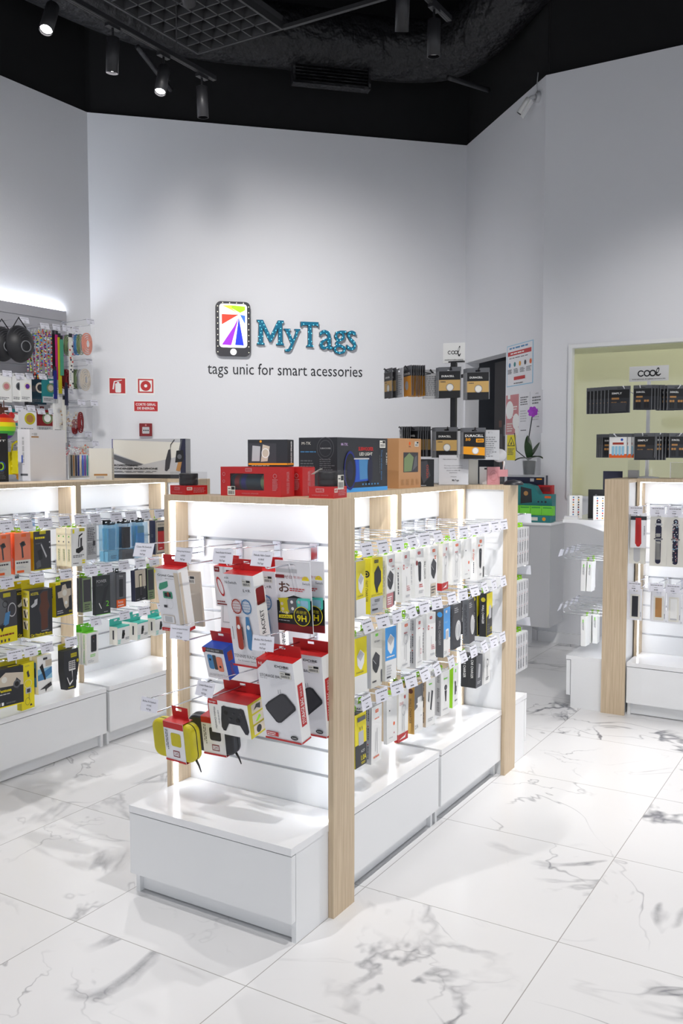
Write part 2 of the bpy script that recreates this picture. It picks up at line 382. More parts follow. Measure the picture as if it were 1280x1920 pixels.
def track(name, x, y0, y1, z, label):
    t = thing(name, (x, 0, z), 0, label, 'lighting track')
    MB().box((-.018, y0, 0), (.018, y1, .03), 'lamp_black').box((-.012, y0, -.002), (-.006, y1, 0), 'louver').box((.006, y0, -.002), (.012, y1, 0), 'louver').build('rail', t)
    for i in range(3): yy = y0+(y1-y0)*(.1+.4*i); MB().tube([(0, yy, .03), (0, yy, 6.19-z)], .004, 'lamp_black', 6).build('hanger', t)
    return t
track('lighting_track', -4.27, 1.2, 5.3, 4.3, 'black lighting track with spotlights, upper left under the ceiling')
track('lighting_track', -2.44, 0.4, 5.35, 4.3, 'black lighting track with two spotlights, upper centre right')
track('lighting_track', -.2, 0.2, 6.2, 4.3, 'black lighting track over the right aisle')

track('lighting_track', -3.35, 0.4, 4.2, 4.3, 'unseen black lighting track added between the left and centre ones')  # unseen track, added to carry the wall lamps clear of other fixtures
def spot_lamp(x, y, target, power, label, spread=50, z=4.3, body=True, blend=.7, size=.03):
    t = thing('track_spotlight', (x, y, z), 0, label, 'spotlight', 'spotlights on the ceiling tracks')
    dvec = (Vector(target)-Vector((x, y, z-.12))).normalized()
    R = dvec.to_track_quat('-Z', 'Y').to_matrix().to_4x4(); T = Matrix.Translation((0, 0, -.12)) @ R
    MB().box((-.018, -.05, -.02), (.018, .05, 0), 'lamp_black').tube([(0, 0, -.02), (0, 0, -.10)], .008, 'lamp_black', 8).build('adapter', t)
    hs = MB().lathe([(.036, -.17), (.040, -.17), (.040, .04), (.030, .045)], 'lamp_black', 24, T, False).lathe([(.001, .045), (.030, .045)], 'lamp_black', 24, T, False).build('housing', t)
    if power > 0: MB().lathe([(.001, -.150), (.036, -.150)], 'ledwarm', 24, T, False).build('lens', hs, 'glowing lens')
    else: MB().lathe([(.001, -.150), (.036, -.150)], 'lgrey', 24, T, False).build('lens', hs, 'pale unlit lens')
    if power > 0:
        ld = bpy.data.lights.new('spot_light', 'SPOT'); ld.energy = power; ld.spot_size = math.radians(spread); ld.spot_blend = blend; ld.shadow_soft_size = size; ld.color = (1, .97, .95)
        lo = bpy.data.objects.new('spot_light', ld); COL.objects.link(lo); lo.parent = t; lo.matrix_local = Matrix.Translation(Vector((0, 0, -.12))+dvec*.16) @ R
    return t
SP = SPOT
spot_lamp(-4.27, 3.80, (-3.2, 1.6, 0), FLOORSPOT*.6, 'glowing black spotlight at the far left of the left track')
spot_lamp(-4.28, 4.30, (-4.7, 4.45, 0), SP*.25, 'black spotlight with pale lens, second from left on left track', 60)
spot_lamp(-4.29, 4.78, (-3.7, 3.1, 0), FLOORSPOT*.5, 'glowing black spotlight, third from left on left track', 60)
spot_lamp(-4.29, 5.18, (-4.35, 5.5, 0), 0, 'unlit black spotlight at the end of the left track')
spot_lamp(-2.44, 4.72, (-3.6, 6.6, 0), SP*.25, 'black spotlight with pale rim, left one of the pair upper right', 60)
spot_lamp(-2.44, 5.13, (-2.6, 5.4, 0), 0, 'unlit dark spotlight, right one of the pair upper right', 70)
spot_lamp(-3.35, 3.9, (-5.2, 7.2, 2.5), SP*2.8, 'black spotlight at the far end of the middle-left track', 62, blend=1, size=.16)
spot_lamp(-3.35, 3.4, (-4.3, 8.1, 2.2), SP*2.2, 'black spotlight, second from far end of middle-left track', 55, blend=1, size=.16)
spot_lamp(-3.35, 2.6, (-6.2, 4.7, 2.0), SP*2.4, 'black spotlight on the middle-left track aimed at the slatwall', 60, blend=1, size=.12)
spot_lamp(-3.35, 1.2, (-3.9, 3.9, 1.3), FLOORSPOT*1.1, 'black spotlight added near the camera on the middle-left track, brightening the left island', 50, blend=1)  # added lamp, lifts the left island goods from the front
spot_lamp(-.2, 1.2, (-1.9, 4.1, 1.6), FLOORSPOT*.9, 'black spotlight added over the right aisle near the camera, brightening the middle island', 45, blend=1)  # added front light for the goods on the middle island
spot_lamp(-.2, 6.05, (-.85, 3.9, 0), FLOORSPOT*1.5, 'black spotlight near the far end of the right aisle track', 46, size=.010)
spot_lamp(-.2, 2.2, (-1.2, 3.2, 0), FLOORSPOT*.8, 'black spotlight in the middle of the right aisle track', 70, size=.02)
spot_lamp(-.2, 4.85, (-1.4, 7.3, 1.9), SP*1.7, 'black spotlight added over the right aisle to brighten the olive window', 60, blend=1, size=.1)  # extra lamp, put in to lighten the window wall
spot_lamp(-.2, 4.2, (-.7, 5.2, .7), FLOORSPOT*.5, 'black spotlight, further one over the right aisle', 60)
spot_lamp(-2.44, .8, (-2.2, 2.2, .3), FLOORSPOT*.6, 'black spotlight nearest the camera on the middle track', 70)
spot_lamp(-4.27, 1.6, (-6.3, 4.2, 2.2), SP*.8, 'black spotlight nearest the camera on the left track', 80)

# ---------------- display furniture ----------------
SLOTS = [1.28-.0922*i for i in range(10)]
def slat_panel(m, x0, x1, y, sgn, z0, z1, axis='y', k='melamine', slots=SLOTS, t=.016):
    """grooved panel; its face at y, boards thick t to the sgn side"""
    edges = [z1]
    for s in sorted(slots, reverse=True): edges += [s+.005, s-.006]
    edges += [z0]
    def bx(a, b, ya, yb, kk):
        lo, hi = min(ya, yb), max(ya, yb)
        if axis == 'y': m.box((x0, lo, a), (x1, hi, b), kk)
        else: m.box((lo, x0, a), (hi, x1, b), kk)
    for i in range(0, len(edges), 2): bx(edges[i+1], edges[i], y, y+sgn*t*.6, k)
    bx(z0, z1, y+sgn*t*.6, y+sgn*t, 'groove')
HT = 1.4465
def island(loc, rz, where, secs=(.905, ), length=1.766):
    t = thing('display_island', loc, rz, 'oak framed white display island, '+where, 'display stand')
    L = length; W = .375; D = .142; TB = .022
    yb = L-D
    for y0, y1, ye in ((0, D, 0), (yb, L, L)):
        for sx in (-1, 1):
            x0, x1 = (W-.021, W) if sx > 0 else (-W, -W+.021)
            MB().box((x0, y0, 0), (x1, y1, HT-TB), 'wood').build('post', t)
    MB().box((-W, 0, HT-TB), (W, D, HT), 'wood').box((-W, yb, HT-TB), (W, L, HT), 'wood').box((-.155, D, HT-TB), (.155, yb, HT), 'wood').build('top_board', t)
    m = MB(); slat_panel(m, -W+.021, W-.021, .112, 1, 0, HT-TB); m.box((-W+.021, .128, 0), (W-.021, .133, HT-TB), 'melamine'); m.build('back_panel', t)
    m = MB(); slat_panel(m, -W+.021, W-.021, L-.112, -1, 0, HT-TB); m.box((-W+.021, L-.133, 0), (W-.021, L-.128, HT-TB), 'melamine'); m.build('back_panel', t)
    ys = [D]+[s for s in secs]+[yb]
    for s in (1, -1):
        m = MB(); slat_panel(m, D, yb, s*.016, -s, 0, HT-TB, 'x'); m.build('back_panel', t)
    for i, y in enumerate(ys):
        a, b = (y, y+.018) if i == 0 else ((y-.018, y) if i == len(ys)-1 else (y-.018, y+.018))
        for s in (1, -1): MB().box((min(s*.016, s*.155), a, 0), (max(s*.016, s*.155), b, HT-TB), 'wood').build('divider_board', t)
    for s in (1, -1):
        for i in range(len(ys)-1): MB().box((min(s*.016, s*.155), ys[i]+.018, .305), (max(s*.016, s*.155), ys[i+1]-.018, .33), 'gloss').build('bay_floor', t)
    # light strips: inside the end frames and inside every side bay
    for yy in (.018, L-.030):
        MB().box((-W+.021, yy-.004, .335), (-W+.024, yy+.018, HT-TB), 'led').box((W-.024, yy-.004, .335), (W-.021, yy+.018, HT-TB), 'led').box((-W+.03, yy, HT-TB-.003), (W-.03, yy+.012, HT-TB), 'led').build('light_strip', t)
    for i in range(len(ys)-1):
        a = ys[i]+.018; b = ys[i+1]-.018
        for s in (1, -1):
            xa, xb = sorted((s*.124, s*.144))
            MB().box((xa, a, .335), (xb, a+.003, HT-TB), 'led').box((xa, b-.003, .335), (xb, b, HT-TB), 'led').box((xa, a+.01, HT-TB-.003), (xb, b-.01, HT-TB), 'led').build('light_strip', t)
    return t
def base_cabinet(loc, rz, w, d, where, front=.028, h=.33, back=0.0):
    """drawer base; local -y is the front, width along x, body from y=0 back to d"""
    t = thing('base_cabinet', loc, rz, 'white drawer plinth with glossy top, '+where, 'cabinet')
    m = MB(); m.box((-w/2, 0, 0), (-w/2+.018, d, h-.025), 'melamine').box((w/2-.018, 0, 0), (w/2, d, h-.025), 'melamine')
    m.box((-w/2+.018, .02, .004), (w/2-.018, d, h-.025), 'melamine'); m.build('body', t)
    MB().box((-w/2-.001, -front, .078), (w/2+.001, -.004, h-.029), 'melamine').build('drawer_front', t)
    MB().box((-w/2-.002, -front-.002, h-.025), (w/2+.002, d+back, h), 'gloss').build('top_panel', t); return t
def place(loc, rz, x, y, z=0):
    c, s = math.cos(rz), math.sin(rz); return (loc[0]+c*x-s*y, loc[1]+s*x+c*y, loc[2]+z)
IS1 = (-1.957, 2.57, 0); IS2 = (-3.957, 2.60, 0); IS3 = (-1.473, 5.925, 0)
for loc, rz, nm in ((IS1, 0, 'middle island'), (IS2, 0, 'left island'), (IS3, -PI/2, 'right island')):
    island(loc, rz, dict(m='in the middle of the shop', l='at the left edge behind the middle one', r='at the right edge of the shop')[nm[0]])
    base_cabinet(place(loc, rz, 0, -.197), rz, .706, .305, 'end of the '+nm+' nearer the front' if nm[0] != 'r' else 'left end of the right island')
    base_cabinet(place(loc, rz, .327, .52), rz+PI/2, .74, .172, 'first bay along the '+nm+(' facing the aisle' if nm[0] != 'r' else ' facing the front'))
    base_cabinet(place(loc, rz, .327, 1.268), rz+PI/2, .70, .172, 'second bay along the '+nm+(' facing the aisle' if nm[0] != 'r' else ' facing the front'))
    if nm[0] != 'l' : base_cabinet(place(loc, rz, 0, 1.963), rz+PI, .706, .305, 'far end of the '+nm)
# ---------------- hooks ----------------
def make_hook(L, lines=None, k='chrome', tipup=True):
    t = thing('display_hook')
    MB().box((-.013, -.008, -.070), (.013, -.001, .002), k).box((-.016, -.012, -.006), (.016, -.001, .004), k).build('bracket', t)
    MB().tube([(0, -.006, -.055), (0, -L+.012, -.055), (0, -L+.002, -.051), (0, -L-.002, -.042)], .0027, k, 8).build('peg', t)
    arm = MB().tube([(0, -.006, -.008), (0, -L-.01, .002)], .0022, k, 6).tube([(-.02, -L-.010, .002), (.02, -L-.010, .002)], .0022, k, 6).build('label_arm', t)
    m = MB(); W, Hh = .082, .050
    a, b = (-W/2, -.0022, -Hh), (W/2, -.0008, 0)
    m.box(a, b, 'card')
    ops = [('r', .30, .97, .70, 1.0, 'lgrey')]
    if lines: ops += [('t', lines[0], .10, .66, .90, .79, 'ink'), ('t', lines[1], .36, .39, .64, .51, 'ink'), ('t', 'MyTags', .36, .10, .64, .25, 'ink')]
    else: ops += [('l', .12, .68, .95, .82, 1, 'mgrey'), ('l', .38, .40, .66, .50, 1, 'mgrey'), ('r', .37, .14, .47, .22, 'ink'), ('r', .49, .14, .64, .22, 'ink')]
    m.faces_of(a, b, dict(F=ops)); c = m.build('price_card', arm, 'white price card'); c.location = (0, -L-.012, .004); c.rotation_euler = (-.18, 0, 0)
    return t
HOOKS = {}
rnd = random.Random(11)
def hook(loc, rz, label, group, L=.345, lines=None, key=None):
    key = key or (L, lines)
    if key not in HOOKS: HOOKS[key] = make_hook(L, lines); h = HOOKS[key]; first = True
    else: h = copy_tree(HOOKS[key])
    h.location = loc; h.rotation_euler = (0, 0, rz); tag(h, label, 'hook', group)
    for c in [g for a in kids(h) for g in kids(a)]:
        if c.name.startswith('price_card'): c.rotation_euler = (-.12-rnd.random()*.25, 0, rnd.uniform(-.14, .14))
    return h

# ---------------- packaged goods ----------------
def holed(m, x0, x1, z0, z1, y0, y1, k, hw=.014, hh=.006, hz=None):
    """hanging flap with a slot in it"""
    hz = (z0+z1)/2 if hz is None else hz
    m.box((x0, y0, z0), (x1, y1, hz-hh/2), k).box((x0, y0, hz+hh/2), (x1, y1, z1), k).box((x0, y0, hz-hh/2), (-hw/2, y1, hz+hh/2), k).box((hw/2, y0, hz-hh/2), (x1, y1, hz+hh/2), k)
    return m
def carton(name, w, h, d, k, F=(), L=None, R=None, T=None, tab=('J', 'lime'), side=None, top=None, win=None, fill=None, part='carton'):
    """a hanging box: its hole at the origin, front towards -y. win=(x0,y0,x1,y1) opens a clear window in the front"""
    t = thing(name); y0, y1 = -d/2, d/2
    flap = tab[0] == 'F'
    zt = -.026 if flap else -.008
    zb = zt-h; a, b = (-w/2, y0, zb), (w/2, y1, zt); m = MB()
    S = side or k; TP = top or S
    def q(*p): return [Vector(v) for v in p]
    x0, x1 = -w/2, w/2
    m.add(q((x1, y1, zb), (x0, y1, zb), (x0, y1, zt), (x1, y1, zt)), [(0, 1, 2, 3)], k)
    m.add(q((x0, y1, zb), (x0, y0, zb), (x0, y0, zt), (x0, y1, zt)), [(0, 1, 2, 3)], S)
    m.add(q((x1, y0, zb), (x1, y1, zb), (x1, y1, zt), (x1, y0, zt)), [(0, 1, 2, 3)], S)
    m.add(q((x0, y0, zt), (x1, y0, zt), (x1, y1, zt), (x0, y1, zt)), [(0, 1, 2, 3)], TP)
    m.add(q((x0, y1, zb), (x1, y1, zb), (x1, y0, zb), (x0, y0, zb)), [(0, 1, 2, 3)], S)
    if win:
        X0, Z0, X1, Z1 = x0+w*win[0], zb+h*win[1], x0+w*win[2], zb+h*win[3]
        m.box((x0, y0, zb), (x1, y0+.0006, Z0), k).box((x0, y0, Z1), (x1, y0+.0006, zt), k).box((x0, y0, Z0), (X0, y0+.0006, Z1), k).box((X1, y0, Z0), (x1, y0+.0006, Z1), k)
    else: m.add(q((x0, y0, zb), (x1, y0, zb), (x1, y0, zt), (x0, y0, zt)), [(0, 1, 2, 3)], k)
    m.faces_of(a, b, {kk: v for kk, v in dict(F=F, L=L, R=R, T=T).items() if v})
    body = m.build(part, t)
    if win:
        MB().box((X0, y0+.001, Z0), (X1, y0+.0016, Z1), 'clear').build('window', body, 'clear window')
        if fill: fill((X0, y0+.004, Z0, X1, y1-.003, Z1)).build('contents', t)
    m = MB()
    if flap: holed(m, x0, x1, zt, .012, y1-.0012, y1, tab[1], .026, .009, .001).build('hang_tab', t)
    elif tab[0] == 'J':
        m.box((-.016, y1-.003, zt-.012), (.016, y1-.0015, zt+.003), tab[1]); holed(m, -.012, .012, zt+.003, .014, y1-.003, y1-.0015, tab[1], .012, .007, .003)
        m.tube([(0, y1-.012, .008), (0, y1-.004, .012), (0, y1+.006, .008)], .0022, tab[1], 6).build('hang_tab', t, PALN.get(tab[1], tab[1])+' plastic hang tab')
    return t
PALN = dict(lime='lime green', neon='bright green')
def card(name, w, h, k, F=(), d=.0016, blister=None, B=None):
    """flat hanging card, slot at the origin; blister=(x0,y0,x1,y1,depth,k)"""
    t = thing(name); zt = .014; zb = zt-h; m = MB(); x0, x1 = -w/2, w/2
    m.box((x0, -d/2, zb), (x1, d/2, -.004), k); m.box((x0, -d/2, .004), (x1, d/2, zt), k).box((x0, -d/2, -.004), (-.012, d/2, .004), k).box((.012, -d/2, -.004), (x1, d/2, .004), k)
    m.faces_of((x0, -d/2, zb), (x1, d/2, -.004), dict(F=F)); m.build('backing_card', t)
    if blister:
        a, b, c, e, dp, kk = blister; z0 = zb; hh = -.004-zb
        MB().box((x0+w*a+.002, -d/2-dp*.8, z0+hh*b+.002), (x0+w*c-.002, -d/2-.001, z0+hh*e-.002), kk).build('contents', t)
        MB().box((x0+w*a, -d/2-dp, z0+hh*b), (x0+w*c, -d/2-.0005, z0+hh*e), 'clear').build('blister', t, 'clear plastic bubble')
    return t
# drawings printed on the packs -----------------------------------------
def plug(cx, cy, s, k='dark', k2='black', asp=1.0, lt='lgrey'):
    """wall charger: slanted block with pins; s = width fraction"""
    a = asp*.55
    return [('p', [(cx-.5*s, cy+.25*s*a), (cx-.05*s, cy+.62*s*a), (cx+.5*s, cy+.3*s*a), (cx+.42*s, cy-.25*s*a), (cx+.1*s, cy-.62*s*a), (cx-.1*s, cy-.6*s*a), (cx-.45*s, cy-.3*s*a)], k),
            ('p', [(cx-.46*s, cy+.22*s*a), (cx-.02*s, cy-.08*s*a), (cx+.46*s, cy+.28*s*a), (cx-.05*s, cy+.56*s*a)], k2), ('p', [(cx-.46*s, cy+.2*s*a), (cx-.02*s, cy-.12*s*a), (cx-.02*s, cy-.07*s*a), (cx-.46*s, cy+.25*s*a)], lt)]
def earpiece(k='lgrey'):
    return [('o', .5, .62, .2, .12, k, 1.4), ('p', [(.36, .2), (.40, .2), (.42, .55), (.38, .55)], k), ('p', [(.56, .15), (.60, .15), (.55, .6), (.51, .6)], k), ('c', .45, .72, .06, k), ('c', .6, .7, .05, k)]
def stick(cx, cy, w, h, k='dark'): return [('p', [(cx-w/2, cy+h/2), (cx+w*.3, cy+h/2), (cx+w/2, cy+h*.4), (cx+w*.35, cy-h*.4), (cx+w*.1, cy-h/2), (cx-w*.1, cy-h/2), (cx-w*.4, cy-h*.4)], k), ('c', cx, cy+h*.35, w*.18, 'mgrey')]
def brand(x0, y0, x1, y1, k, tk='white', s='XO'): return [('rr', x0, y0, x1, y1, .003, k), ('t', s, x0+(x1-x0)*.2, y0+(y1-y0)*.25, x1-(x1-x0)*.2, y1-(y1-y0)*.25, tk)]
WC = lambda k, s='WALL CHARGER', y=.25: [('t', s, .32, y, .68, y+.45, k, -90)]
SPEC = {}
def spec(key, noun, desc, cat, fn, pitch): SPEC[key] = [noun, desc, cat, fn, pitch, None]
def cable_fill(k='lgrey'):
    def f(bx):
        x0, y0, z0, x1, y1, z1 = bx; m = MB(); n = 5
        for i in range(n):
            x = x0+(x1-x0)*(i+.5)/n; m.tube([(x, y0+.006, z0+.004), (x+.002*(-1)**i, y0+.008, (z0+z1)/2), (x, y0+.006, z1-.004)], .0022, k, 6)
        m.box((x0+.004, y0, z0+(z1-z0)*.6), (x1-.004, y0+.012, z0+(z1-z0)*.75), 'lgrey'); return m
    return f
W6 = .068
spec('ycharger', 'charger_box', 'yellow fast-charger box', 'box', lambda: carton('charger_box', .085, .205, .032, 'yellow',
    [('r', 0, 0, 1, .30, 'lgrey'), ('p', [(.3, .74), (.62, .86), (.85, .74), (.85, .56), (.62, .46), (.55, .38), (.45, .38), (.3, .55)], 'dark'), ('r', .46, .36, .49, .42, 'dark'), ('r', .56, .36, .59, .42, 'dark'), ('r', .3, .91, .62, .965, 'ink'), ('t', 'ACCETEL', .33, .925, .6, .95, 'yellow'),
     ('t', 'QC3.0 CHARGER', .06, .315, .94, .35, 'ink'), ('t', 'AC55-E', .1, .15, .5, .18, 'ink'), ('l', .3, .2, .8, .26, 2, 'mgrey'), ('r', .1, .06, .55, .09, 'ink')],
    L=[('t', 'FAST CHARGER', .3, .22, .66, .6, 'black', -90), ('c', .5, .72, .4, 'black'), ('o', .5, .72, .22, .3, 'yellow')], side='yellow'), .034)
spec('ywhite', 'charger_box', 'yellow and white charger box', 'box', lambda: carton('charger_box', .08, .2, .03, 'yellow', [('r', 0, 0, 1, .32, 'white'), ('r', .5, 0, 1, .32, 'white')]+plug(.5, .6, .6, 'white', 'lgrey', .9)+[('t', 'CHARGER', .1, .36, .7, .39, 'ink')], side='lgrey'), .032)
spec('yblack', 'charger_box', 'yellow and black charger box', 'box', lambda: carton('charger_box', .085, .195, .03, 'yellow', [('r', 0, 0, 1, .42, 'dark'), ('rr', .3, .4, .75, .66, .004, 'lgrey'), ('t', '1.0A', .5, .10, .95, .2, 'yellow', 0, .02), ('t', 'AC57', .5, .25, .82, .3, 'white'), ('r', .42, .68, .46, .74, 'mgrey'), ('r', .6, .68, .64, .74, 'mgrey'), ('l', .5, .03, .9, .08, 2, 'yellow'), ('r', .2, .85, .9, .93, 'mgrey')], side='dark', L=[('r', .8, 0, 1, 1, 'yellow')]), .032)
spec('cable', 'cable_box', 'white windowed charging-cable box', 'box', lambda: carton('cable_box', .072, .195, .022, 'offwhite', [('r', .3, .9, .72, .96, 'neon'), ('l', .15, .3, .85, .38, 2, 'ink'), ('t', 'AU12', .2, .1, .5, .15, 'ink')], win=(.08, .44, .92, .86), fill=cable_fill()), .026)
spec('wadapter', 'charger_box', 'white box with dark charger', 'box', lambda: carton('charger_box', .076, .2, .024, 'white', brand(.28, .86, .66, .92, 'red')+[('t', '2.4A', .62, .75, .9, .79, 'red'), ('l', .62, .69, .9, .72, 1, 'ink')]+plug(.45, .52, .72, 'dark', 'ink', .75)+[('r', 0, 0, .78, .27, 'rose'), ('l', .08, .05, .7, .22, 4, 'white'), ('r', .78, .02, .92, .28, 'dark')], L=[('v', .3, .1, .7, .9, 2, 'lgrey')]), .027)
spec('wadapter2', 'charger_box', 'white box with slanted dark charger', 'box', lambda: carton('charger_box', .074, .205, .046, 'white', brand(.35, .89, .72, .95, 'orange')+[('l', .6, .74, .9, .82, 2, 'orange')]+plug(.5, .56, .72, 'dark', 'ink', .85)+[('r', .1, 0, .78, .26, 'beige'), ('l', .15, .05, .7, .22, 3, 'ink')], L=[('t', 'WALL CHARGER', .42, .36, .60, .72, 'ink', -90), ('v', .25, .4, .35, .7, 1, 'mgrey')]), .048)
spec('wplain', 'cable_box', 'slim white box with red oval', 'box', lambda: carton('cable_box', .074, .195, .03, 'white', brand(.35, .87, .62, .93, 'red')+[('c', .22, .7, .09, 'red', 1.5), ('c', .22, .7, .05, 'white', 1.5), ('l', .5, .66, .7, .69, 1, 'red'), ('p', [(.5, .5), (.54, .5), (.56, .3), (.52, .3)], 'lgrey'), ('l', .5, .2, .92, .32, 3, 'rose'), ('l', .4, .07, .9, .15, 1, 'lgrey')], L=[('v', .3, .15, .6, .6, 1, 'mgrey'), ('c', .5, .68, .08, 'red')]), .032)
spec('carcharge', 'charger_box', 'white box with black car charger', 'box', lambda: carton('charger_box', .074, .195, .03, 'white', brand(.35, .89, .65, .95, 'red')+[('c', .22, .72, .1, 'dred', 1.4)]+stick(.52, .53, .34, .42)+[('l', .42, .2, .92, .28, 2, 'red'), ('l', .35, .08, .9, .15, 2, 'lgrey')], L=[('v', .35, .2, .6, .7, 1, 'lgrey')]), .032)
spec('earcard', 'earphone_card', 'white earphone card with red foot', 'card', lambda: carton('earphone_card', .08, .2, .02, 'white', [('r', 0, 0, 1, .16, 'red'), ('p', [(.1, .05), (.7, .1), (.8, .13), (.7, .05)], 'white'), ('t', 'DUO', .1, .74, .45, .8, 'red'), ('c', .6, .88, .07, 'red', 1.4)]+earpiece('lgrey'), side='offwhite', L=[('r', 0, 0, 1, .16, 'red')]), .022)
spec('wcable', 'cable_box', 'slim white cable box', 'box', lambda: carton('cable_box', .076, .19, .016, 'white', brand(.35, .88, .68, .94, 'orange')+[('l', .3, .72, .7, .78, 1, 'rose')]+earpiece('lgrey')+[('l', .15, .06, .85, .12, 1, 'lgrey')]), .018)
spec('wdots', 'cable_box', 'plain white box with orange dot', 'box', lambda: carton('cable_box', .074, .18, .016, 'white', [('c', .7, .4, .08, 'orange', 1.3), ('c', .7, .2, .05, 'rose'), ('l', .2, .1, .6, .14, 1, 'lgrey'), ('r', .2, .7, .3, .73, 'ink')]), .018)
spec('wstick', 'charger_box', 'white box with black slim charger', 'box', lambda: carton('charger_box', .07, .2, .036, 'white', brand(.3, .86, .62, .93, 'orange')+brand(.1, .78, .34, .83, 'orange')+[('l', .4, .78, .7, .81, 1, 'mgrey')]+stick(.42, .5, .34, .46)+[('r', .8, .05, .93, .3, 'dark'), ('l', .3, .1, .6, .16, 2, 'mgrey')], L=[('t', 'car charger', .3, .45, .62, .72, 'orange', -90, .01), ('v', .4, .12, .6, .42, 1, 'ink')]), .038)
spec('wbig', 'charger_box', 'white box with large grey charger', 'box', lambda: carton('charger_box', .086, .205, .03, 'offwhite', [('r', .4, .92, .66, .97, 'neon'), ('t', 'XO charger', .3, .8, .8, .85, 'navy')]+plug(.45, .45, .68, 'dark', 'ink', .85)+[('l', .1, .08, .5, .14, 1, 'ink'), ('r', .88, .05, .98, .28, 'mgrey')], side='lgrey'), .032)
spec('bluewhite', 'charger_box', 'sky blue and white charger box', 'box', lambda: carton('charger_box', .078, .205, .026, 'white', [('r', 0, .38, 1, 1, 'sky')]+plug(.5, .68, .62, 'white', 'lgrey', .9)+[('l', .1, .42, .9, .47, 1, 'white'), ('l', .1, .1, .6, .3, 4, 'lgrey'), ('r', .1, .05, .45, .08, 'ink')], side='offwhite'), .028)
SIDEP = [('v', .25, .70, .75, .96, 2, 'mgrey'), ('v', .25, .38, .75, .64, 2, 'mgrey'), ('v', .25, .06, .75, .32, 2, 'mgrey'), ('c', .6, .67, .07, 'rust'), ('c', .6, .35, .07, 'rust')]
spec('wstack', 'earphone_box', 'white earphone box with printed side', 'box', lambda: carton('earphone_box', .074, .2, .037, 'white', brand(.35, .86, .65, .92, 'red')+[('l', .28, .76, .6, .8, 1, 'red'), ('c', .5, .6, .025, 'mgrey'), ('c', .56, .55, .025, 'mgrey')]+earpiece('lgrey')[1:3]+[('o', .65, .3, .1, .2, 'red', 1.5), ('l', .2, .07, .8, .12, 1, 'lgrey')], side='lgrey', L=SIDEP), .0385)
spec('wstacko', 'earphone_box', 'white earphone box with orange mark', 'box', lambda: carton('earphone_box', .08, .215, .037, 'white', brand(.35, .88, .65, .94, 'orange')+[('l', .28, .76, .75, .8, 1, 'salmon')]+earpiece('lgrey')[1:3]+[('l', .2, .07, .8, .14, 1, 'salmon')], side='lgrey', L=SIDEP), .0385)
spec('gcharger', 'charger_box', 'dark grey wall-charger box', 'box', lambda: carton('charger_box', .078, .205, .034, 'white', [('r', 0, .3, 1, 1, 'mgrey')]+plug(.5, .6, .6, 'white', 'lgrey', .9), side='ink', L=[('c', .5, .88, .3, 'blue'), ('t', 'WALL CHARGER', .34, .28, .64, .78, 'lgrey', -90)]), .036)
spec('gblue', 'charger_box', 'blue-fronted grey wall-charger box', 'box', lambda: carton('charger_box', .085, .21, .034, 'white', [('r', 0, .36, 1, 1, 'sky'), ('p', [(0, .36), (1, .36), (1, .3), (0, .38)], 'white'), ('rr', .3, .3, .75, .56, .008, 'white'), ('rr', .36, .34, .68, .52, .006, 'lgrey'), ('t', 'charger', .1, .68, .6, .74, 'lblue'), ('r', .25, .9, .5, .95, 'white'), ('t', '2.1A', .08, .06, .4, .13, 'mgrey'), ('l', .75, .05, .9, .12, 2, 'orange')], side='mgrey', L=[('c', .5, .88, .34, 'sky'), ('t', 'WALL CHARGER', .34, .25, .64, .76, 'lgrey', -90)]), .036)
spec('bcharger', 'charger_box', 'black wall-charger box, yellow front', 'box', lambda: carton('charger_box', .085, .205, .036, 'dark', [('p', [(0, .45), (0, 1), (1, 1), (1, .65)], 'yellow'), ('rr', .35, .4, .8, .7, .004, 'lgrey'), ('r', .42, .68, .46, .76, 'lgrey'), ('r', .66, .68, .7, .76, 'lgrey'), ('t', '2.4A', .55, .08, .95, .2, 'yellow', 90), ('l', .1, .08, .5, .3, 4, 'mgrey'), ('r', 0, 0, 1, .02, 'yellow')], side='black', L=[('c', .5, .86, .3, 'olive'), ('t', 'WALL CHARGER', .34, .3, .64, .74, 'white', -90), ('r', .96, 0, 1, 1, 'olive')]), .046)
spec('ccable', 'cable_pack', 'grey pack with clear cable bubble', 'pack', lambda: carton('cable_pack', .085, .2, .03, 'ink', [('l', .1, .8, .6, .93, 3, 'lgrey'), ('c', .6, .4, .36, 'lgrey', 1.5), ('o', .6, .4, .33, .08, 'white', 1.5), ('o', .6, .4, .26, .1, 'white', 1.5), ('p', [(.45, .2), (.52, .2), (.6, .6), (.52, .6)], 'white')], side='mgrey', L=[('v', .3, .1, .7, .9, 2, 'ink')]), .034)
spec('gold', 'charger_box', 'gold-sided grey and white charger box', 'box', lambda: carton('charger_box', .085, .195, .034, 'white', [('p', [(0, .5), (0, 1), (1, 1), (1, .62)], 'mgrey'), ('rr', .35, .44, .85, .74, .006, 'white'), ('r', .22, .6, .36, .63, 'white'), ('r', .22, .5, .36, .53, 'white'), ('t', '2.1A', .05, .1, .4, .18, 'ink'), ('l', .7, .3, .85, .36, 1, 'lgrey')], side='metgold', L=[('c', .5, .9, .3, 'brown'), ('t', 'WALL CHARGER', .3, .22, .62, .75, 'ink', -90)]), .040)
spec('mic', 'microphone_box', 'beige-sided white box with dark pin', 'box', lambda: carton('microphone_box', .072, .2, .03, 'white', [('p', [(.45, .35), (.6, .32), (.78, .72), (.6, .75)], 'dark'), ('p', [(.2, .55), (.35, .5), (.38, .72), (.28, .74)], 'mgrey'), ('l', .3, .86, .7, .92, 1, 'neon'), ('l', .2, .1, .8, .18, 2, 'lgrey')], side='beige', L=SIDEP[:3]), .032)
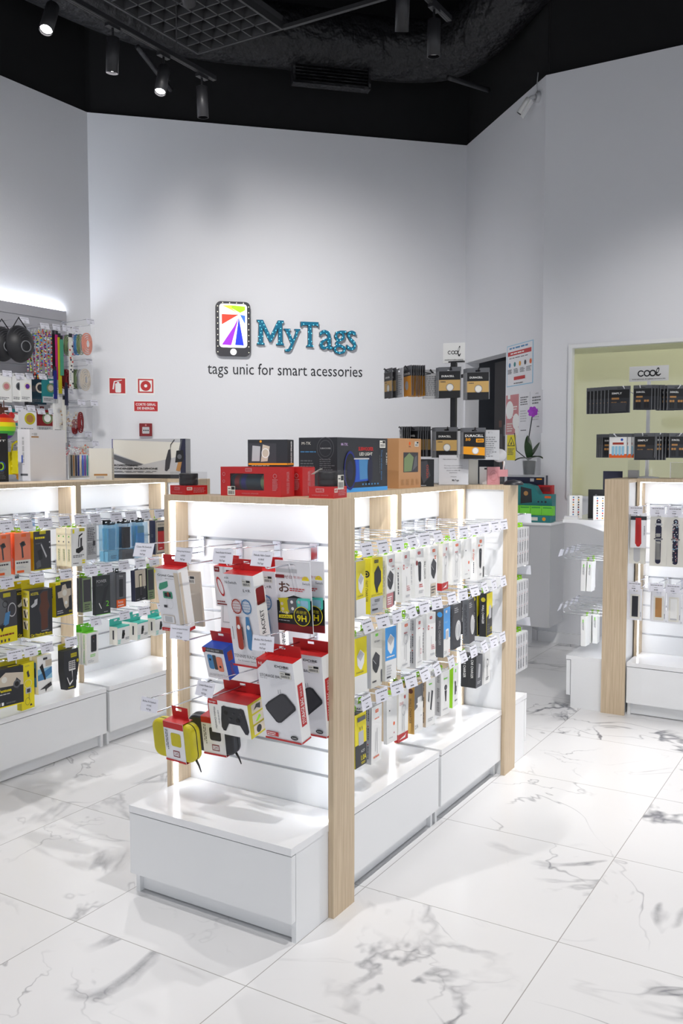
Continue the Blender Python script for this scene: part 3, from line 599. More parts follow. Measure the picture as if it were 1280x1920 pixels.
spec('carw', 'charger_box', 'white box with round black charger', 'box', lambda: carton('charger_box', .075, .19, .026, 'white', [('c', .55, .62, .16, 'dark'), ('c', .55, .62, .09, 'mgrey'), ('p', [(.42, .55), (.66, .55), (.6, .3), (.5, .3)], 'dark'), ('l', .3, .8, .8, .86, 1, 'neon'), ('l', .2, .1, .8, .16, 1, 'lgrey')], side='lgrey', L=SIDEP[:3]), .028)
spec('glime', 'charger_box', 'lime-edged white box', 'box', lambda: carton('charger_box', .072, .185, .02, 'white', [('r', .3, .84, .5, .92, 'neon'), ('r', .3, .3, .5, .6, 'ink'), ('r', .5, .36, .62, .5, 'ink'), ('c', .35, .6, .1, 'ink'), ('l', .3, .12, .8, .18, 1, 'mgrey')], side='lime'), .022)
spec('bcar', 'charger_box', 'black car-charger box with grey front', 'box', lambda: carton('charger_box', .072, .15, .04, 'mgrey', [('p', [(.3, .3), (.6, .3), (.7, .7), (.4, .75)], 'lgrey'), ('l', .2, .1, .8, .2, 2, 'lgrey')], side='black', L=[('t', 'CAR CHARGER', .34, .3, .64, .88, 'white', -90)]), .042)
spec('wsmall', 'earphone_box', 'small white box with grey earphone', 'box', lambda: carton('earphone_box', .07, .16, .02, 'white', earpiece('mgrey')+[('l', .2, .1, .8, .2, 2, 'mgrey')]), .022)
# left island goods
spec('orange', 'phone_mount_box', 'orange box with clear front', 'box', lambda: carton('phone_mount_box', .088, .2, .034, 'offwhite', [('r', 0, .34, 1, 1, 'salmon'), ('r', .42, .9, .72, .97, 'orange'), ('p', [(.3, .75), (.6, .8), (.7, .7), (.5, .66), (.55, .4), (.45, .38), (.4, .64)], 'ink'), ('c', .5, .74, .12, 'black'), ('l', .08, .24, .9, .31, 1, 'ink'), ('l', .08, .14, .7, .2, 2, 'lgrey'), ('r', .1, .03, .55, .09, 'orange')], side='orange', L=[('r', .35, .15, .7, .4, 'salmon'), ('v', .4, .17, .65, .38, 2, 'offwhite')]), .036)
spec('yblackm', 'phone_mount_box', 'black phone-mount box with yellow edges', 'box', lambda: carton('phone_mount_box', .11, .195, .03, 'ink', [('r', .35, .92, .72, 1, 'olive'), ('l', .08, .78, .7, .88, 1, 'yellow'), ('p', [(.4, .65), (.45, .68), (.75, .35), (.7, .3)], 'lgrey'), ('p', [(.1, .2), (.35, .3), (.4, .1), (.15, .05)], 'mgrey'), ('p', [(.2, .5), (.45, .55), (.5, .3), (.3, .25)], 'dark'), ('r', 0, 0, 1, .03, 'olive'), ('c', .92, .7, .04, 'lgrey'), ('c', .92, .56, .04, 'lgrey'), ('l', .1, .66, .5, .72, 1, 'mgrey')], side='olive'), .032)
spec('wmount', 'phone_mount_box', 'white box with black mount drawing', 'box', lambda: carton('phone_mount_box', .098, .2, .036, 'white', [('r', .1, .86, .22, .97, 'yellow'), ('r', .55, .9, .9, .98, 'olive'), ('p', [(.3, .45), (.75, .52), (.8, .42), (.5, .33), (.3, .36)], 'black'), ('p', [(.45, .5), (.5, .8), (.75, .86), (.75, .82), (.54, .76), (.5, .5)], 'black'), ('p', [(.6, .72), (.72, .74), (.7, .5), (.6, .48)], 'dark'), ('l', .1, .22, .85, .3, 2, 'mgrey'), ('r', .7, .06, .9, .1, 'yellow'), ('r', .7, .12, .9, .16, 'yellow'), ('l', .1, .06, .5, .1, 1, 'ink')], side='cream', L=[('c', .5, .78, .12, 'green'), ('c', .5, .64, .12, 'mgrey'), ('v', .3, .1, .7, .45, 2, 'sage')]), .040)
spec('greycard', 'instruction_card', 'grey printed backing card', 'card', lambda: card('instruction_card', .07, .2, 'lgrey', [('l', .1, .55, .9, .95, 8, 'ink'), ('l', .1, .15, .9, .5, 9, 'mgrey'), ('r', .6, .4, .85, .55, 'ink')]), .006)
spec('bluecase', 'power_bank_pack', 'blue clear power-bank pack', 'pack', lambda: clearpack('lblue', 'steel'), .036)
spec('greycase', 'power_bank_pack', 'black clear power-bank pack', 'pack', lambda: clearpack('clear', 'dark'), .040)
spec('bluebank', 'power_bank_pack', 'clear pack with blue power bank', 'pack', lambda: clearpack('lblue', 'blue', 'mgrey'), .036)
spec('redbank', 'power_bank_box', 'dark box with red power bank', 'box', lambda: carton('power_bank_box', .1, .195, .045, 'beige', [('r', .04, .02, .96, .98, 'mgrey'), ('r', .08, .05, .9, .95, 'beige'), ('t', 'POWER BANK', .2, .84, .85, .9, 'ink'), ('r', .18, .12, .72, .8, 'dark'), ('r', .18, .12, .72, .68, 'red'), ('l', .3, .16, .6, .2, 1, 'white'), ('r', .78, .2, .8, .6, 'gold')], side='navy', L=[('l', .3, .5, .7, .6, 2, 'mgrey')]), .047)
def clearpack(tint, bank, top=None):
    t = thing('power_bank_pack'); w, h, d = .088, .2, .032; zt = -.01; zb = zt-h
    MB().box((-w*.28, -.006, zb+h*.32), (w*.28, .008, zt-h*.10), bank).box((-w*.28, -.0065, zt-h*.3), (w*.28, -.006, zt-h*.10), top or bank).build('power_bank', t)
    MB().box((-w/2, -d/2, zb), (w/2, d/2, zt), 'tint' if tint == 'lblue' else 'clear').build('clear_case', t, 'transparent plastic case')
    m = MB().box((-w/2+.003, -d/2+.003, zb+.003), (w/2-.003, d/2-.003, zb+h*.28), 'lblue' if tint == 'lblue' else 'mgrey'); m.faces_of((-w/2+.003, -d/2+.003, zb+.003), (w/2-.003, d/2-.003, zb+h*.28), dict(F=[('l', .3, .2, .85, .6, 3, 'ink')])); m.build('insert', t)
    m = MB(); holed(m, -.03, .03, zt, .014, -.001, .001, 'black', .022, .008, .001); m.build('hang_tab', t, 'black hang tab'); return t
spec('bike', 'phone_mount_box', 'yellow box with bicycle mount picture', 'box', lambda: carton('phone_mount_box', .12, .25, .045, 'yellow', [('r', 0, .3, 1, 1, 'ink'), ('p', [(0, .35), (0, .95), (.5, .75), (.3, .4)], 'mgrey'), ('o', .75, .62, .22, .15, 'lgrey', 1.3), ('o', .4, .75, .14, .2, 'black'), ('p', [(.25, .32), (.55, .36), (.65, .6), (.4, .58)], 'steel'), ('r', .3, .88, .68, .96, 'olive'), ('p', [(.1, .35), (.35, .36), (.2, .22)], 'black'), ('l', .1, .13, .9, .19, 1, 'dred'), ('r', .12, .03, .2, .08, 'ink'), ('r', .3, .03, .38, .08, 'ink'), ('r', .5, .03, .58, .08, 'ink')], side='olive'), .047)
HR = [('t', 'SPX08', .28, .9, .72, .95, 'ink')]
for yy in (.66, .42, .18): HR += [('r', .2, yy, .82, yy+.19, 'cream'), ('p', [(.3, yy+.15), (.45, yy+.16), (.62, yy+.03), (.7, yy+.14), (.78, yy+.13), (.62, yy), (.45, yy+.02)], 'black')]
spec('headrest', 'car_mount_box', 'large black and yellow car headrest mount box', 'box', lambda: carton('car_mount_box', .135, .235, .062, 'dark', [('t', 'ACCETEL', .05, .90, .4, .955, 'yellow', 0, .01), ('p', [(.42, .9), (.6, .98), (.82, .98), (.82, .78), (.9, .62), (.82, .52), (.82, .15), (.6, .1), (.48, .14), (.47, .45), (.38, .6), (.47, .74)], 'ink'),
    ('p', [(.47, .9), (.6, .95), (.79, .95), (.79, .78), (.87, .62), (.79, .52), (.79, .17), (.6, .13), (.5, .16), (.5, .45), (.42, .6), (.5, .74)], 'brown'), ('p', [(.05, .68), (.2, .74), (.22, .8), (.35, .82), (.33, .7), (.22, .66), (.1, .64)], 'lgrey'), ('t', 'Car Headrest Mount', .04, .03, .96, .085, 'yellow', 0, .02), ('r', 0, 0, 1, .02, 'olive'), ('l', .5, .1, .9, .13, 1, 'lgrey')],
    L=HR, side='olive', top='dark', tab=('F', 'yellow')), .064)
spec('wnarrow', 'cable_box', 'narrow white box with yellow tab', 'box', lambda: carton('cable_box', .03, .24, .02, 'white', [('c', .5, .9, .25, 'yellow'), ('c', .5, .8, .2, 'yellow')], tab=('J', 'olive')), .022)
spec('shield', 'car_mount_box', 'black windowed box with yellow side', 'box', lambda: carton('car_mount_box', .12, .175, .04, 'dark', [('p', [(.12, .72), (.35, .75), (.42, .9), (.62, .93), (.7, .78), (.95, .78), (.95, .58), (.8, .55), (.78, .25), (.6, .2), (.5, .3), (.42, .55), (.15, .55)], 'beige'), ('c', .55, .68, .14, 'offwhite'), ('c', .62, .38, .08, 'white'), ('r', 0, 0, 1, .03, 'yellow'), ('t', 'SPX05', .78, .08, .98, .14, 'yellow'), ('l', .06, .08, .5, .2, 2, 'lgrey'), ('r', .0, .93, .3, 1, 'yellow')], side='olive', L=[('v', .35, .45, .6, .9, 1, 'ink')], tab=('J', 'lime')), .042)
spec('gcase', 'phone_case_pack', 'dark olive phone-case pack', 'pack', lambda: carton('phone_case_pack', .06, .18, .02, 'sage', [('r', .1, .3, .9, .95, 'ink'), ('l', .2, .05, .8, .25, 3, 'ink')], side='ink'), .022)
spec('pbank', 'power_bank_box', 'dark grey power-bank box with green tab', 'box', lambda: carton('power_bank_box', .098, .21, .026, 'bank', [('t', 'POWER', .08, .82, .75, .9, 'lgrey'), ('t', 'BANK', .08, .74, .52, .8, 'mgrey'), ('t', '2', .7, .2, .9, .34, 'neon'), ('p', [(.35, .2), (.6, .3), (.9, .75), (.6, .68)], 'dark'), ('p', [(.2, .3), (.24, .31), (.4, .16), (.36, .15)], 'white'), ('r', 0, 0, 1, .012, 'neon'), ('l', .55, .05, .9, .08, 1, 'lgrey')], side='dark', tab=('J', 'neon')), .028)
spec('remax', 'power_bank_box', 'grey box with orange foot', 'box', lambda: carton('power_bank_box', .08, .19, .032, 'ink', [('r', .06, .24, .94, .97, 'mgrey'), ('t', 'Remax', .35, .88, .7, .94, 'lgrey'), ('rr', .32, .3, .7, .82, .005, 'dark'), ('r', .06, 0, .94, .23, 'orange'), ('t', 'Remax', .2, .12, .7, .2, 'white'), ('l', .2, .03, .8, .09, 1, 'white')], side='mgrey', tab=('J', 'black')), .034)
spec('beige', 'power_bank_box', 'beige and black power-bank box', 'box', lambda: carton('power_bank_box', .095, .175, .03, 'beige', [('r', 0, 0, 1, .45, 'dark'), ('r', .36, .13, .66, .86, 'black'), ('r', .41, .45, .61, .82, 'cream'), ('r', .41, .17, .61, .44, 'ink'), ('t', 'POWER BANK', .8, .36, .9, .94, 'offwhite', -90), ('l', .1, .04, .4, .08, 1, 'lgrey'), ('l', .6, .04, .9, .08, 1, 'lgrey')], side='navy', tab=('J', 'black')), .032)
spec('ventosa', 'car_mount_box', 'black suction-mount box with clear top', 'box', lambda: carton('car_mount_box', .15, .185, .06, 'dark', [('p', [(0, .55), (0, .7), (.35, .9), (1, .82), (1, .5)], 'beige'), ('c', .3, .72, .1, 'offwhite'), ('p', [(.6, .5), (.75, .72), (.9, .6), (.8, .4)], 'ink'), ('c', .75, .55, .13, 'mgrey'), ('c', .75, .55, .08, 'black'), ('t', 'Ventosa', .06, .4, .55, .48, 'yellow', 0, .02), ('l', .06, .32, .6, .37, 1, 'lgrey'), ('r', 0, 0, 1, .03, 'yellow'), ('r', .05, .06, .13, .14, 'white'), ('r', .18, .06, .26, .14, 'white'), ('l', .35, .06, .7, .14, 1, 'mgrey')], side='olive', top='dark', T=[('r', .55, .3, .95, .55, 'yellow')], tab=('F', 'olive')), .062)
spec('ytall', 'phone_mount_box', 'tall yellow box with flexible-arm drawing', 'box', lambda: carton('phone_mount_box', .085, .23, .03, 'yellow', [('t', 'ACCETEL', .3, .92, .65, .95, 'mgrey'), ('p', [(.4, .8), (.55, .84), (.65, .7), (.5, .68)], 'ink'), ('o', .5, .55, .3, .12, 'cream', .8), ('rr', .3, .34, .75, .46, .003, 'lgrey'), ('r', .4, .36, .66, .44, 'ink'), ('o', .45, .17, .18, .1, 'ink', 1.2), ('r', .55, .2, .58, .36, 'ink'), ('p', [(.6, .06), (.8, .06), (.75, .1), (.65, .1)], 'ink')], side='olive', tab=('F', 'olive')), .032)
spec('bikew', 'phone_mount_box', 'white box with bicycle-mount photos', 'box', lambda: carton('phone_mount_box', .096, .19, .036, 'white', [('r', 0, .36, 1, .66, 'lblue'), ('p', [(0, .5), (1, .66), (1, .5), (.4, .36), (0, .36)], 'steel'), ('p', [(.15, .72), (.35, .8), (.5, .5), (.55, .36), (.45, .34), (.35, .48)], 'black'), ('rr', .4, .88, .7, .94, .003, 'ink'), ('r', .55, .7, 1, .86, 'beige'), ('p', [(.1, .12), (.5, .2), (.9, .26), (.95, .16), (.6, .1), (.5, .02), (.45, .12)], 'ink'), ('c', .72, .2, .07, 'black')], side='cream', L=[('r', .3, .2, .75, .85, 'steel'), ('r', .4, .45, .6, .7, 'black')]), .042)
def padbox():
    t = thing('tablet_holder_box'); m = MB(); P = [(-.05, -.01), (.055, -.01), (.06, -.08), (.035, -.22), (-.035, -.215), (-.05, -.12)]
    m.prism(P, -.02, .02, 'dark'); zb, zt = -.22, -.01
    m.face_ops((-.05, -.02, zb), (.11, 0, 0), (0, 0, zt-zb), [('r', .45, .8, .85, .9, 'olive'), ('t', 'ACCETEL', .48, .83, .82, .87, 'black'), ('rr', .3, .48, .75, .72, .004, 'white')]+[('r', .34+.1*i, .52+.05*j, .41+.1*i, .555+.05*j, 'ink') for i in range(4) for j in range(4)]+[('p', [(.45, .48), (.5, .48), (.5, .25), (.3, .18), (.15, .35), (.12, .33), (.3, .12), (.52, .22)], 'white'), ('c', .85, .7, .08, 'olive'), ('l', .2, .05, .6, .1, 1, 'olive')])
    m.build('carton', t); m = MB(); holed(m, -.05, .055, -.01, .02, .018, .02, 'olive', .026, .008, .003); m.build('hang_tab', t, 'olive yellow hang tab'); return t
spec('padbox', 'tablet_holder_box', 'black tapered box with tablet picture', 'box', padbox, .042)
spec('thin', 'glass_pack', 'thin dark green and white pack', 'pack', lambda: card('glass_pack', .06, .19, 'white', [('r', .1, .3, .9, .98, 'bank'), ('l', .2, .1, .8, .2, 2, 'neon')]), .008)
spec('greenw', 'power_bank_box', 'white box with lime green top', 'box', lambda: carton('power_bank_box', .088, .17, .034, 'white', [('rr', .34, .36, .86, .93, .008, 'lgrey'), ('rr', .37, .385, .83, .91, .007, 'dark'), ('c', .6, .83, .03, 'red'), ('r', .55, .68, .62, .74, 'mgrey'), ('l', .3, .22, .8, .32, 2, 'neon'), ('l', .1, .05, .6, .15, 3, 'lgrey')], side='offwhite', top='neon', L=[('t', 'POWER BANK', .35, .5, .6, .94, 'neon', -90), ('t', 'POWER BANK', .35, .05, .6, .45, 'neon', -90)], tab=('F', 'neon')), .042)
spec('teal', 'watch_box', 'white box with aqua top', 'box', lambda: carton('watch_box', .1, .1, .055, 'white', [('p', [(.35, .3), (.55, .3), (.62, .75), (.42, .78)], 'ink'), ('c', .5, .54, .12, 'black'), ('l', .65, .2, .95, .35, 2, 'mgrey'), ('r', 0, .93, 1, 1, 'aqua'), ('l', .05, .05, .3, .3, 3, 'aqua')], side='offwhite', top='aqua', L=[('p', [(.4, .3), (.6, .3), (.6, .8), (.4, .8)], 'ink')], tab=('F', 'aqua')), .058)

def product(key, loc, rz, label, group, swing=0., lean=0.):
    sp = SPEC[key]
    if sp[5] is None: sp[5] = sp[3](); o = sp[5]
    else: o = copy_tree(sp[5])
    o.location = loc; o.rotation_euler = (lean, 0, rz+swing); tag(o, label, sp[2], group); return o
def stock_hook(panel, rz, place_txt, goods, L=.345, group_hook='', group_goods='', lines=None, first_off=.022, sw=.10):
    """panel: point on the slot; goods: list of (key, side shift, swing)"""
    hook(panel, rz, 'chrome hook with price card, '+place_txt, group_hook, L, lines)
    c, s = math.cos(rz), math.sin(rz); y = -(L-first_off); n = len(goods)
    for i, g in enumerate(goods):
        key, dx, swg = (g, 0, None) if isinstance(g, str) else (g+(None,))[:3]
        sp = SPEC[key]
        if i: y += sp[4]/2
        swg = rnd.uniform(-sw, sw) if swg is None else swg
        p = (panel[0]+c*dx-s*y, panel[1]+s*dx+c*y, panel[2]-.055)
        pos = '' if n == 1 else ('front one, ' if i == 0 else (ORD[i]+' one, '))
        lab = sp[1]+', '+pos+place_txt.replace(' of ', ' hook, ', 1)
        product(key, p, rz, lab, group_goods, swg, rnd.uniform(-.03, .02))
        y += sp[4]/2
# middle island, aisle side: twelve hooks in each of three rows
YH = [2.790+.118*i for i in range(6)]+[3.530+.1215*i for i in range(6)]
ROWS = [
 ('upper row, middle island', 1.28, [['ywhite'], ['ycharger', ('cable', .052, .02), 'ycharger'], ['wadapter']*2, ['wplain']*2, ['carcharge']*2, ['wadapter2']*2, ['earcard']*2, ['wcable']*3, ['wdots']*2, [('wstick', .01, -.08)], [], []]),
 ('middle row, middle island', 1.0034, [['ywhite']*2, ['wbig']*2, ['bluewhite', 'wdots'], [('wcable', .02)], ['wstack']*4, ['wplain', 'gcharger'], ['gblue', 'gcharger'], [('ccable', 0, 0)], [('ccable', .03, .1)], [], ['bcharger']*3, []]),
 ('lower row, middle island', .7268, [['yblack']*2, ['wstacko']*4, [('wdots', .02)], ['earcard'], ['gold']*3, ['mic']*2, ['carw']*2, ['glime'], [], ['bcar']*2, [('wsmall', .0)], []]),
]
for nm, z, hooks in ROWS:
    for i, goods in enumerate(hooks):
        stock_hook((-1.941, YH[i], z), PI/2, ORD[i]+' of '+nm, goods, group_hook='hooks along the middle island', group_goods='boxed accessories on the middle island')
# left island, aisle side
LROWS = [
 ('upper row, left island', 1.28, [2.83, 2.948, 3.066, 3.188, 3.302, 3.397, 3.55, 3.66, 3.77, 3.89], [['orange']*2, ['orange']*2, ['yblackm'], [], ['wmount']*3, [('greycard', .01)], ['bluecase', 'bluecase'], ['greycase', 'bluecase'], ['bluebank', 'bluecase'], [('redbank', .03)]]),
 ('middle row, left island', 1.01, [2.83, 3.01, 3.19, 3.36, 3.47, 3.60, 3.73, 3.84], [[('bike', .01)], [('headrest', .03, -.05), ('headrest', 0, -.05)], [('shield', .0, .12)], ['gcase']*2, [('pbank', .0)], ['remax']*2, [('beige', .02, .1)], ['gcase']]),
 ('lower row, left island', .735, [2.865, 2.96, 3.06, 3.22, 3.385, 3.60, 3.75, 3.90], [[('ventosa', -.02, -.08)], [('ytall', .0, .1)], ['bikew']*2, [('padbox', .01, .1), 'thin'], [('greenw', .0)]*2, ['teal'], [('teal', 0, .12)]*2, ['teal']]),
]
for nm, z, ys, hooks in LROWS:
    for i, (y, goods) in enumerate(zip(ys, hooks)):
        zz = z-(.08 if nm[0] == 'l' and i in (0, 1, 2, 3) else 0)
        stock_hook((-3.941, y, zz), PI/2, ORD[i]+' of '+nm, goods, group_hook='hooks along the left island', group_goods='boxed accessories on the left island', L=.36)
# ---------------- front end of the middle island ----------------
def racket(cx, k, dx=0):
    o = [('o', cx, .66, .17, .16, k, 1.25)]
    o += [('r', cx-.13+.052*i, .585, cx-.124+.052*i, .735, k) for i in range(6)]+[('r', cx-.13, .60+.03*i, cx+.13, .604+.03*i, k) for i in range(5)]
    return o+[('p', [(cx-.09, .40), (cx+.09, .40), (cx+.05, .555), (cx-.05, .555)], k), ('c', cx, .44, .05, 'white', 1.3), ('r', cx-.09, .22, cx+.09, .41, k), ('c', cx, .225, .09, k), ('r', cx-.22, .3, cx-.205, .44, 'dark')]
STK = ('b', .62, .80, .92, .88)
spec('dobe', 'storage_bag_box', 'tall white storage-pouch box', 'box', lambda: carton('storage_bag_box', .15, .288, .052, 'paper',
    [('p', [(0, 1), (.3, 1), (0, .87)], 'red'), ('t', 'NS', .05, .93, .16, .965, 'white'), ('t', 'DOBE', .5, .925, .88, .952, 'black', 0, .02), ('r', .62, .914, .82, .917, 'black'), ('t', 'STORAGE BAG', .06, .79, .66, .825, 'ink'), ('t', 'For N-S', .07, .765, .25, .78, 'mgrey'), STK,
     ('p', [(.10, .42), (.20, .475), (.56, .60), (.64, .61), (.72, .60), (.94, .475), (.95, .44), (.93, .42), (.50, .235), (.42, .225), (.36, .235), (.12, .375)], 'dark'), ('p', [(.13, .42), (.58, .585), (.65, .59), (.91, .455), (.48, .25), (.40, .245), (.15, .38)], 'ink'), ('r', .52, .6, .53, .65, 'mgrey'), ('r', .58, .61, .59, .66, 'mgrey'),
     ('r', 0, 0, 1, .022, 'red'), ('r', .05, .045, .38, .1, 'red'), ('l', .07, .05, .36, .095, 2, 'white'), ('c', .82, .07, .1, 'dark', .5), ('t', 'HUANG', .76, .062, .88, .078, 'white')],
    R=[('r', .2, .2, .75, .72, 'red'), ('t', 'STORAGE BAG', .32, .23, .66, .54, 'white', 90, .01), ('t', 'FOR N-S', .4, .57, .6, .69, 'white', 90), ('r', 0, 0, 1, .022, 'red')], side='white', top='red', tab=('F', 'red')), .062)
spec('tennis', 'racket_box', 'tall white racket box', 'box', lambda: carton('racket_box', .128, .33, .055, 'paper',
    [('t', 'FOR', .03, .945, .17, .965, 'mgrey'), ('t', 'N-Switch', .03, .895, .42, .925, 'mgrey'), ('t', 'L+R', .62, .82, .86, .85, 'ink'), ('b', .62, .88, .9, .95)]+racket(.66, 'steel')+racket(.36, 'rust')+[('t', 'TENNIS RACKET', .08, .10, .97, .135, 'ink'), ('t', 'For N-switch Game', .2, .06, .8, .08, 'mgrey'), ('r', 0, 0, 1, .022, 'red')],
    R=[('t', 'TENNIS RACKET', .25, .1, .62, .62, 'ink', 90, .01), ('rr', .1, .68, .9, .86, .006, 'dred'), ('r', 0, 0, 1, .022, 'red')], side='white', top='red', tab=('F', 'red')), .066)
spec('crystal', 'case_box', 'white box with clear side and green console cases', 'box', lambda: carton('case_box', .112, .232, .05, 'paper',
    [('t', 'Crystal Case', .10, .87, .80, .915, 'black', 0, .01), ('t', 'Nintendo Switch', .42, .84, .78, .855, 'mgrey'), ('p', [(.08, .68), (.14, .76), (.5, .81), (.5, .73), (.42, .7), (.12, .65)], 'mint'), ('rr', .24, .53, .64, .64, .004, 'mint'), ('rr', .3, .555, .58, .62, .002, 'dark'), ('p', [(.42, .63), (.5, .63), (.46, .55)], 'rust'),
     ('r', .82, .06, 1, .95, 'beige'), ('r', .22, .38, .36, .42, 'ink'), ('o', .5, .46, .14, .05, 'lgrey', 1.4), ('r', .1, .13, .62, .26, 'beige'), ('rr', .12, .14, .6, .25, .003, 'paper'), ('rr', .2, .15, .52, .24, .003, 'lgrey'), ('r', 0, 0, 1, .05, 'red'), ('t', 'crystal case', .06, .01, .42, .03, 'white'), ('r', .01, .93, .06, .98, 'yellow')],
    R=[('r', 0, 0, 1, .05, 'red'), ('r', .05, .08, .3, .95, 'beige')], side='white', top='red', tab=('F', 'red')), .060)
def clearbox():
    t = thing('clear_case_box'); w, h, d = .11, .255, .045; zt = -.02; zb = zt-h
    m = MB().box((-w/2+.008, -.004, zb+.02), (w/2-.03, .006, zt-.03), 'beige'); m.faces_of((-w/2+.008, -.004, zb+.02), (w/2-.03, .006, zt-.03), dict(F=[('b', .1, .78, .7, .92)])); m.build('insert', t)
    MB().box((-w/2, -d/2, zb), (w/2, d/2, zt), 'clear').build('clear_case', t, 'transparent plastic case'); m = MB(); holed(m, -.03, .03, zt, .012, 0, .001, 'film', .026, .008, 0).build('hang_tab', t); return t
spec('clearbox', 'clear_case_box', 'clear plastic box with barcode sticker', 'box', clearbox, .05)
spec('strip', 'strap_box', 'white box with red and blue wrist straps', 'box', lambda: carton('strap_box', .10, .15, .03, 'paper',
    [('rr', .03, .86, .28, .99, .003, 'dred'), ('t', 'NS', .08, .9, .22, .95, 'white'), ('rr', .6, .78, .78, .93, .003, 'dred'), ('t', 'NS', .63, .82, .76, .88, 'white'), ('o', .28, .5, .13, .22, 'red', 2.9, .35), ('o', .64, .55, .13, .22, 'steel', 2.9, .35), ('b', .56, .12, .92, .3), ('l', .08, .1, .5, .16, 1, 'dred'), ('r', .08, .05, .55, .08, 'dred')],
    R=[('t', 'WRIST STRAP', .3, .3, .7, .85, 'white', 90), ('r', .3, .12, .7, .2, 'sky')], side='orange', top='red', tab=('F', 'red')), .06)
spec('yframe', 'accessory_box', 'white box with yellow edge and red foot', 'box', lambda: carton('accessory_box', .09, .14, .03, 'paper', [('r', .85, .15, 1, 1, 'amber'), ('r', 0, 0, 1, .16, 'red'), ('r', .1, .3, .7, .9, 'lgrey'), ('r', .14, .33, .66, .87, 'paper')], side='amber'), .034)
def ninecard():
    c = [('r', 0, .0, 1, .115, 'dred'), ('p', [(0, .115), (1, .115), (1, .5), (.5, .56), (0, .46)], 'black'), ('r', .02, .9, .62, .96, 'lgrey'), ('t', 'お', .08, .60, .40, .76, 'brown', 0, .01), ('c', .86, .80, .1, 'yellow'), ('r', .74, .72, .98, .8, 'paper'), ('t', 'Switch', .77, .735, .97, .77, 'ink'),
         ('r', .0, .815, .26, .865, 'dred'), ('t', 'ゼロ', .27, .815, .48, .865, 'dred'), ('t', '気泡ゼロ', .52, .82, .9, .86, 'rose'), ('l', .4, .62, .85, .68, 2, 'red'),
         ('p', [(.04, .5), (.1, .44), (.1, .3), (.3, .26), (.4, .33), (.4, .48), (.34, .52)], 'olive'), ('c', .16, .42, .04, 'beige'), ('c', .18, .34, .04, 'beige'), ('p', [(.32, .48), (.38, .52), (.66, .53), (.64, .3), (.4, .29), (.34, .34)], 'mgrey'), ('c', .45, .46, .04, 'white'), ('c', .47, .36, .04, 'white'),
         ('p', [(.58, .48), (.64, .53), (.98, .54), (.98, .38), (.92, .34), (.62, .31)], 'aqua'), ('rr', .7, .38, .92, .50, .004, 'lblue'), ('c', .66, .47, .04, 'lgrey'), ('c', .67, .38, .04, 'lgrey'), ('p', [(.06, .2), (.46, .21), (.46, .265), (.07, .25)], 'yellow'), ('t', 'HARD', .12, .213, .42, .245, 'black', 0, .02), ('t', 'キズに強い', .08, .275, .4, .31, 'white'), ('l', .06, .16, .46, .18, 1, 'lgrey'),
         ('c', .74, .26, .235, 'black'), ('o', .74, .26, .235, .07, 'yellow'), ('t', '高硬度', .58, .295, .88, .345, 'olive'), ('t', '9H', .60, .18, .87, .28, 'yellow', 0, .03)]
    return card('screen_glass_pack', .145, .245, 'paper', c, .004)
spec('nineh', 'screen_glass_pack', 'black and red screen-glass pack', 'pack', ninecard, .02)
spec('joycon', 'grip_box', 'blue box with red and blue controllers', 'box', lambda: carton('grip_box', .098, .12, .055, 'paper',
    [('r', 0, .86, 1, 1, 'ink'), ('t', 'PORTABLE GRIP', .14, .9, .8, .96, 'lgrey'), ('rr', .16, .3, .42, .78, .008, 'steel'), ('rr', .42, .3, .58, .78, .003, 'ink'), ('rr', .58, .26, .86, .74, .008, 'salmon'), ('c', .28, .62, .05, 'black'), ('c', .72, .42, .05, 'black'), ('l', .1, .08, .9, .16, 2, 'lgrey'), ('p', [(0, 1), (.2, 1), (.12, .84), (0, .84)], 'red')],
    R=[('rr', .3, .55, .75, .85, .004, 'rust'), ('t', 'JOYPAD', .35, .08, .65, .5, 'rust', 90)], side='blue', top='blue', tab=('F', 'red')), .06)
spec('pad', 'game_pad_box', 'white box picturing a black game controller', 'box', lambda: carton('game_pad_box', .178, .128, .095, 'white',
    [('r', 0, .87, .24, 1, 'red'), ('t', 'ipega', .03, .9, .2, .97, 'white'), ('t', 'Wireless Controller', .12, .12, .17, .8, 'mgrey', -90), ('v', .2, .2, .26, .7, 1, 'lgrey'),
     ('p', [(.34, .84), (.40, .88), (.46, .86), (.78, .86), (.84, .88), (.90, .84), (.96, .40), (.97, .22), (.93, .12), (.87, .12), (.76, .36), (.48, .36), (.38, .12), (.32, .12), (.28, .22), (.29, .45)], 'dark'), ('c', .43, .68, .045, 'black'), ('c', .81, .70, .03, 'ink'), ('c', .77, .64, .018, 'ink'), ('c', .84, .64, .018, 'ink'), ('c', .52, .5, .035, 'ink'), ('c', .72, .5, .045, 'black'), ('c', .62, .68, .02, 'ink')],
    R=[('rr', .2, .68, .85, .94, .003, 'beige'), ('p', [(.3, .75), (.5, .9), (.75, .88), (.7, .72), (.5, .8)], 'ink'), ('rr', .2, .37, .85, .63, .003, 'beige'), ('p', [(.35, .42), (.6, .58), (.7, .5), (.5, .4)], 'lime'), ('rr', .2, .06, .85, .32, .003, 'beige'), ('c', .5, .18, .15, 'black')], side='olive', top='red', tab=('F', 'red')), .10)
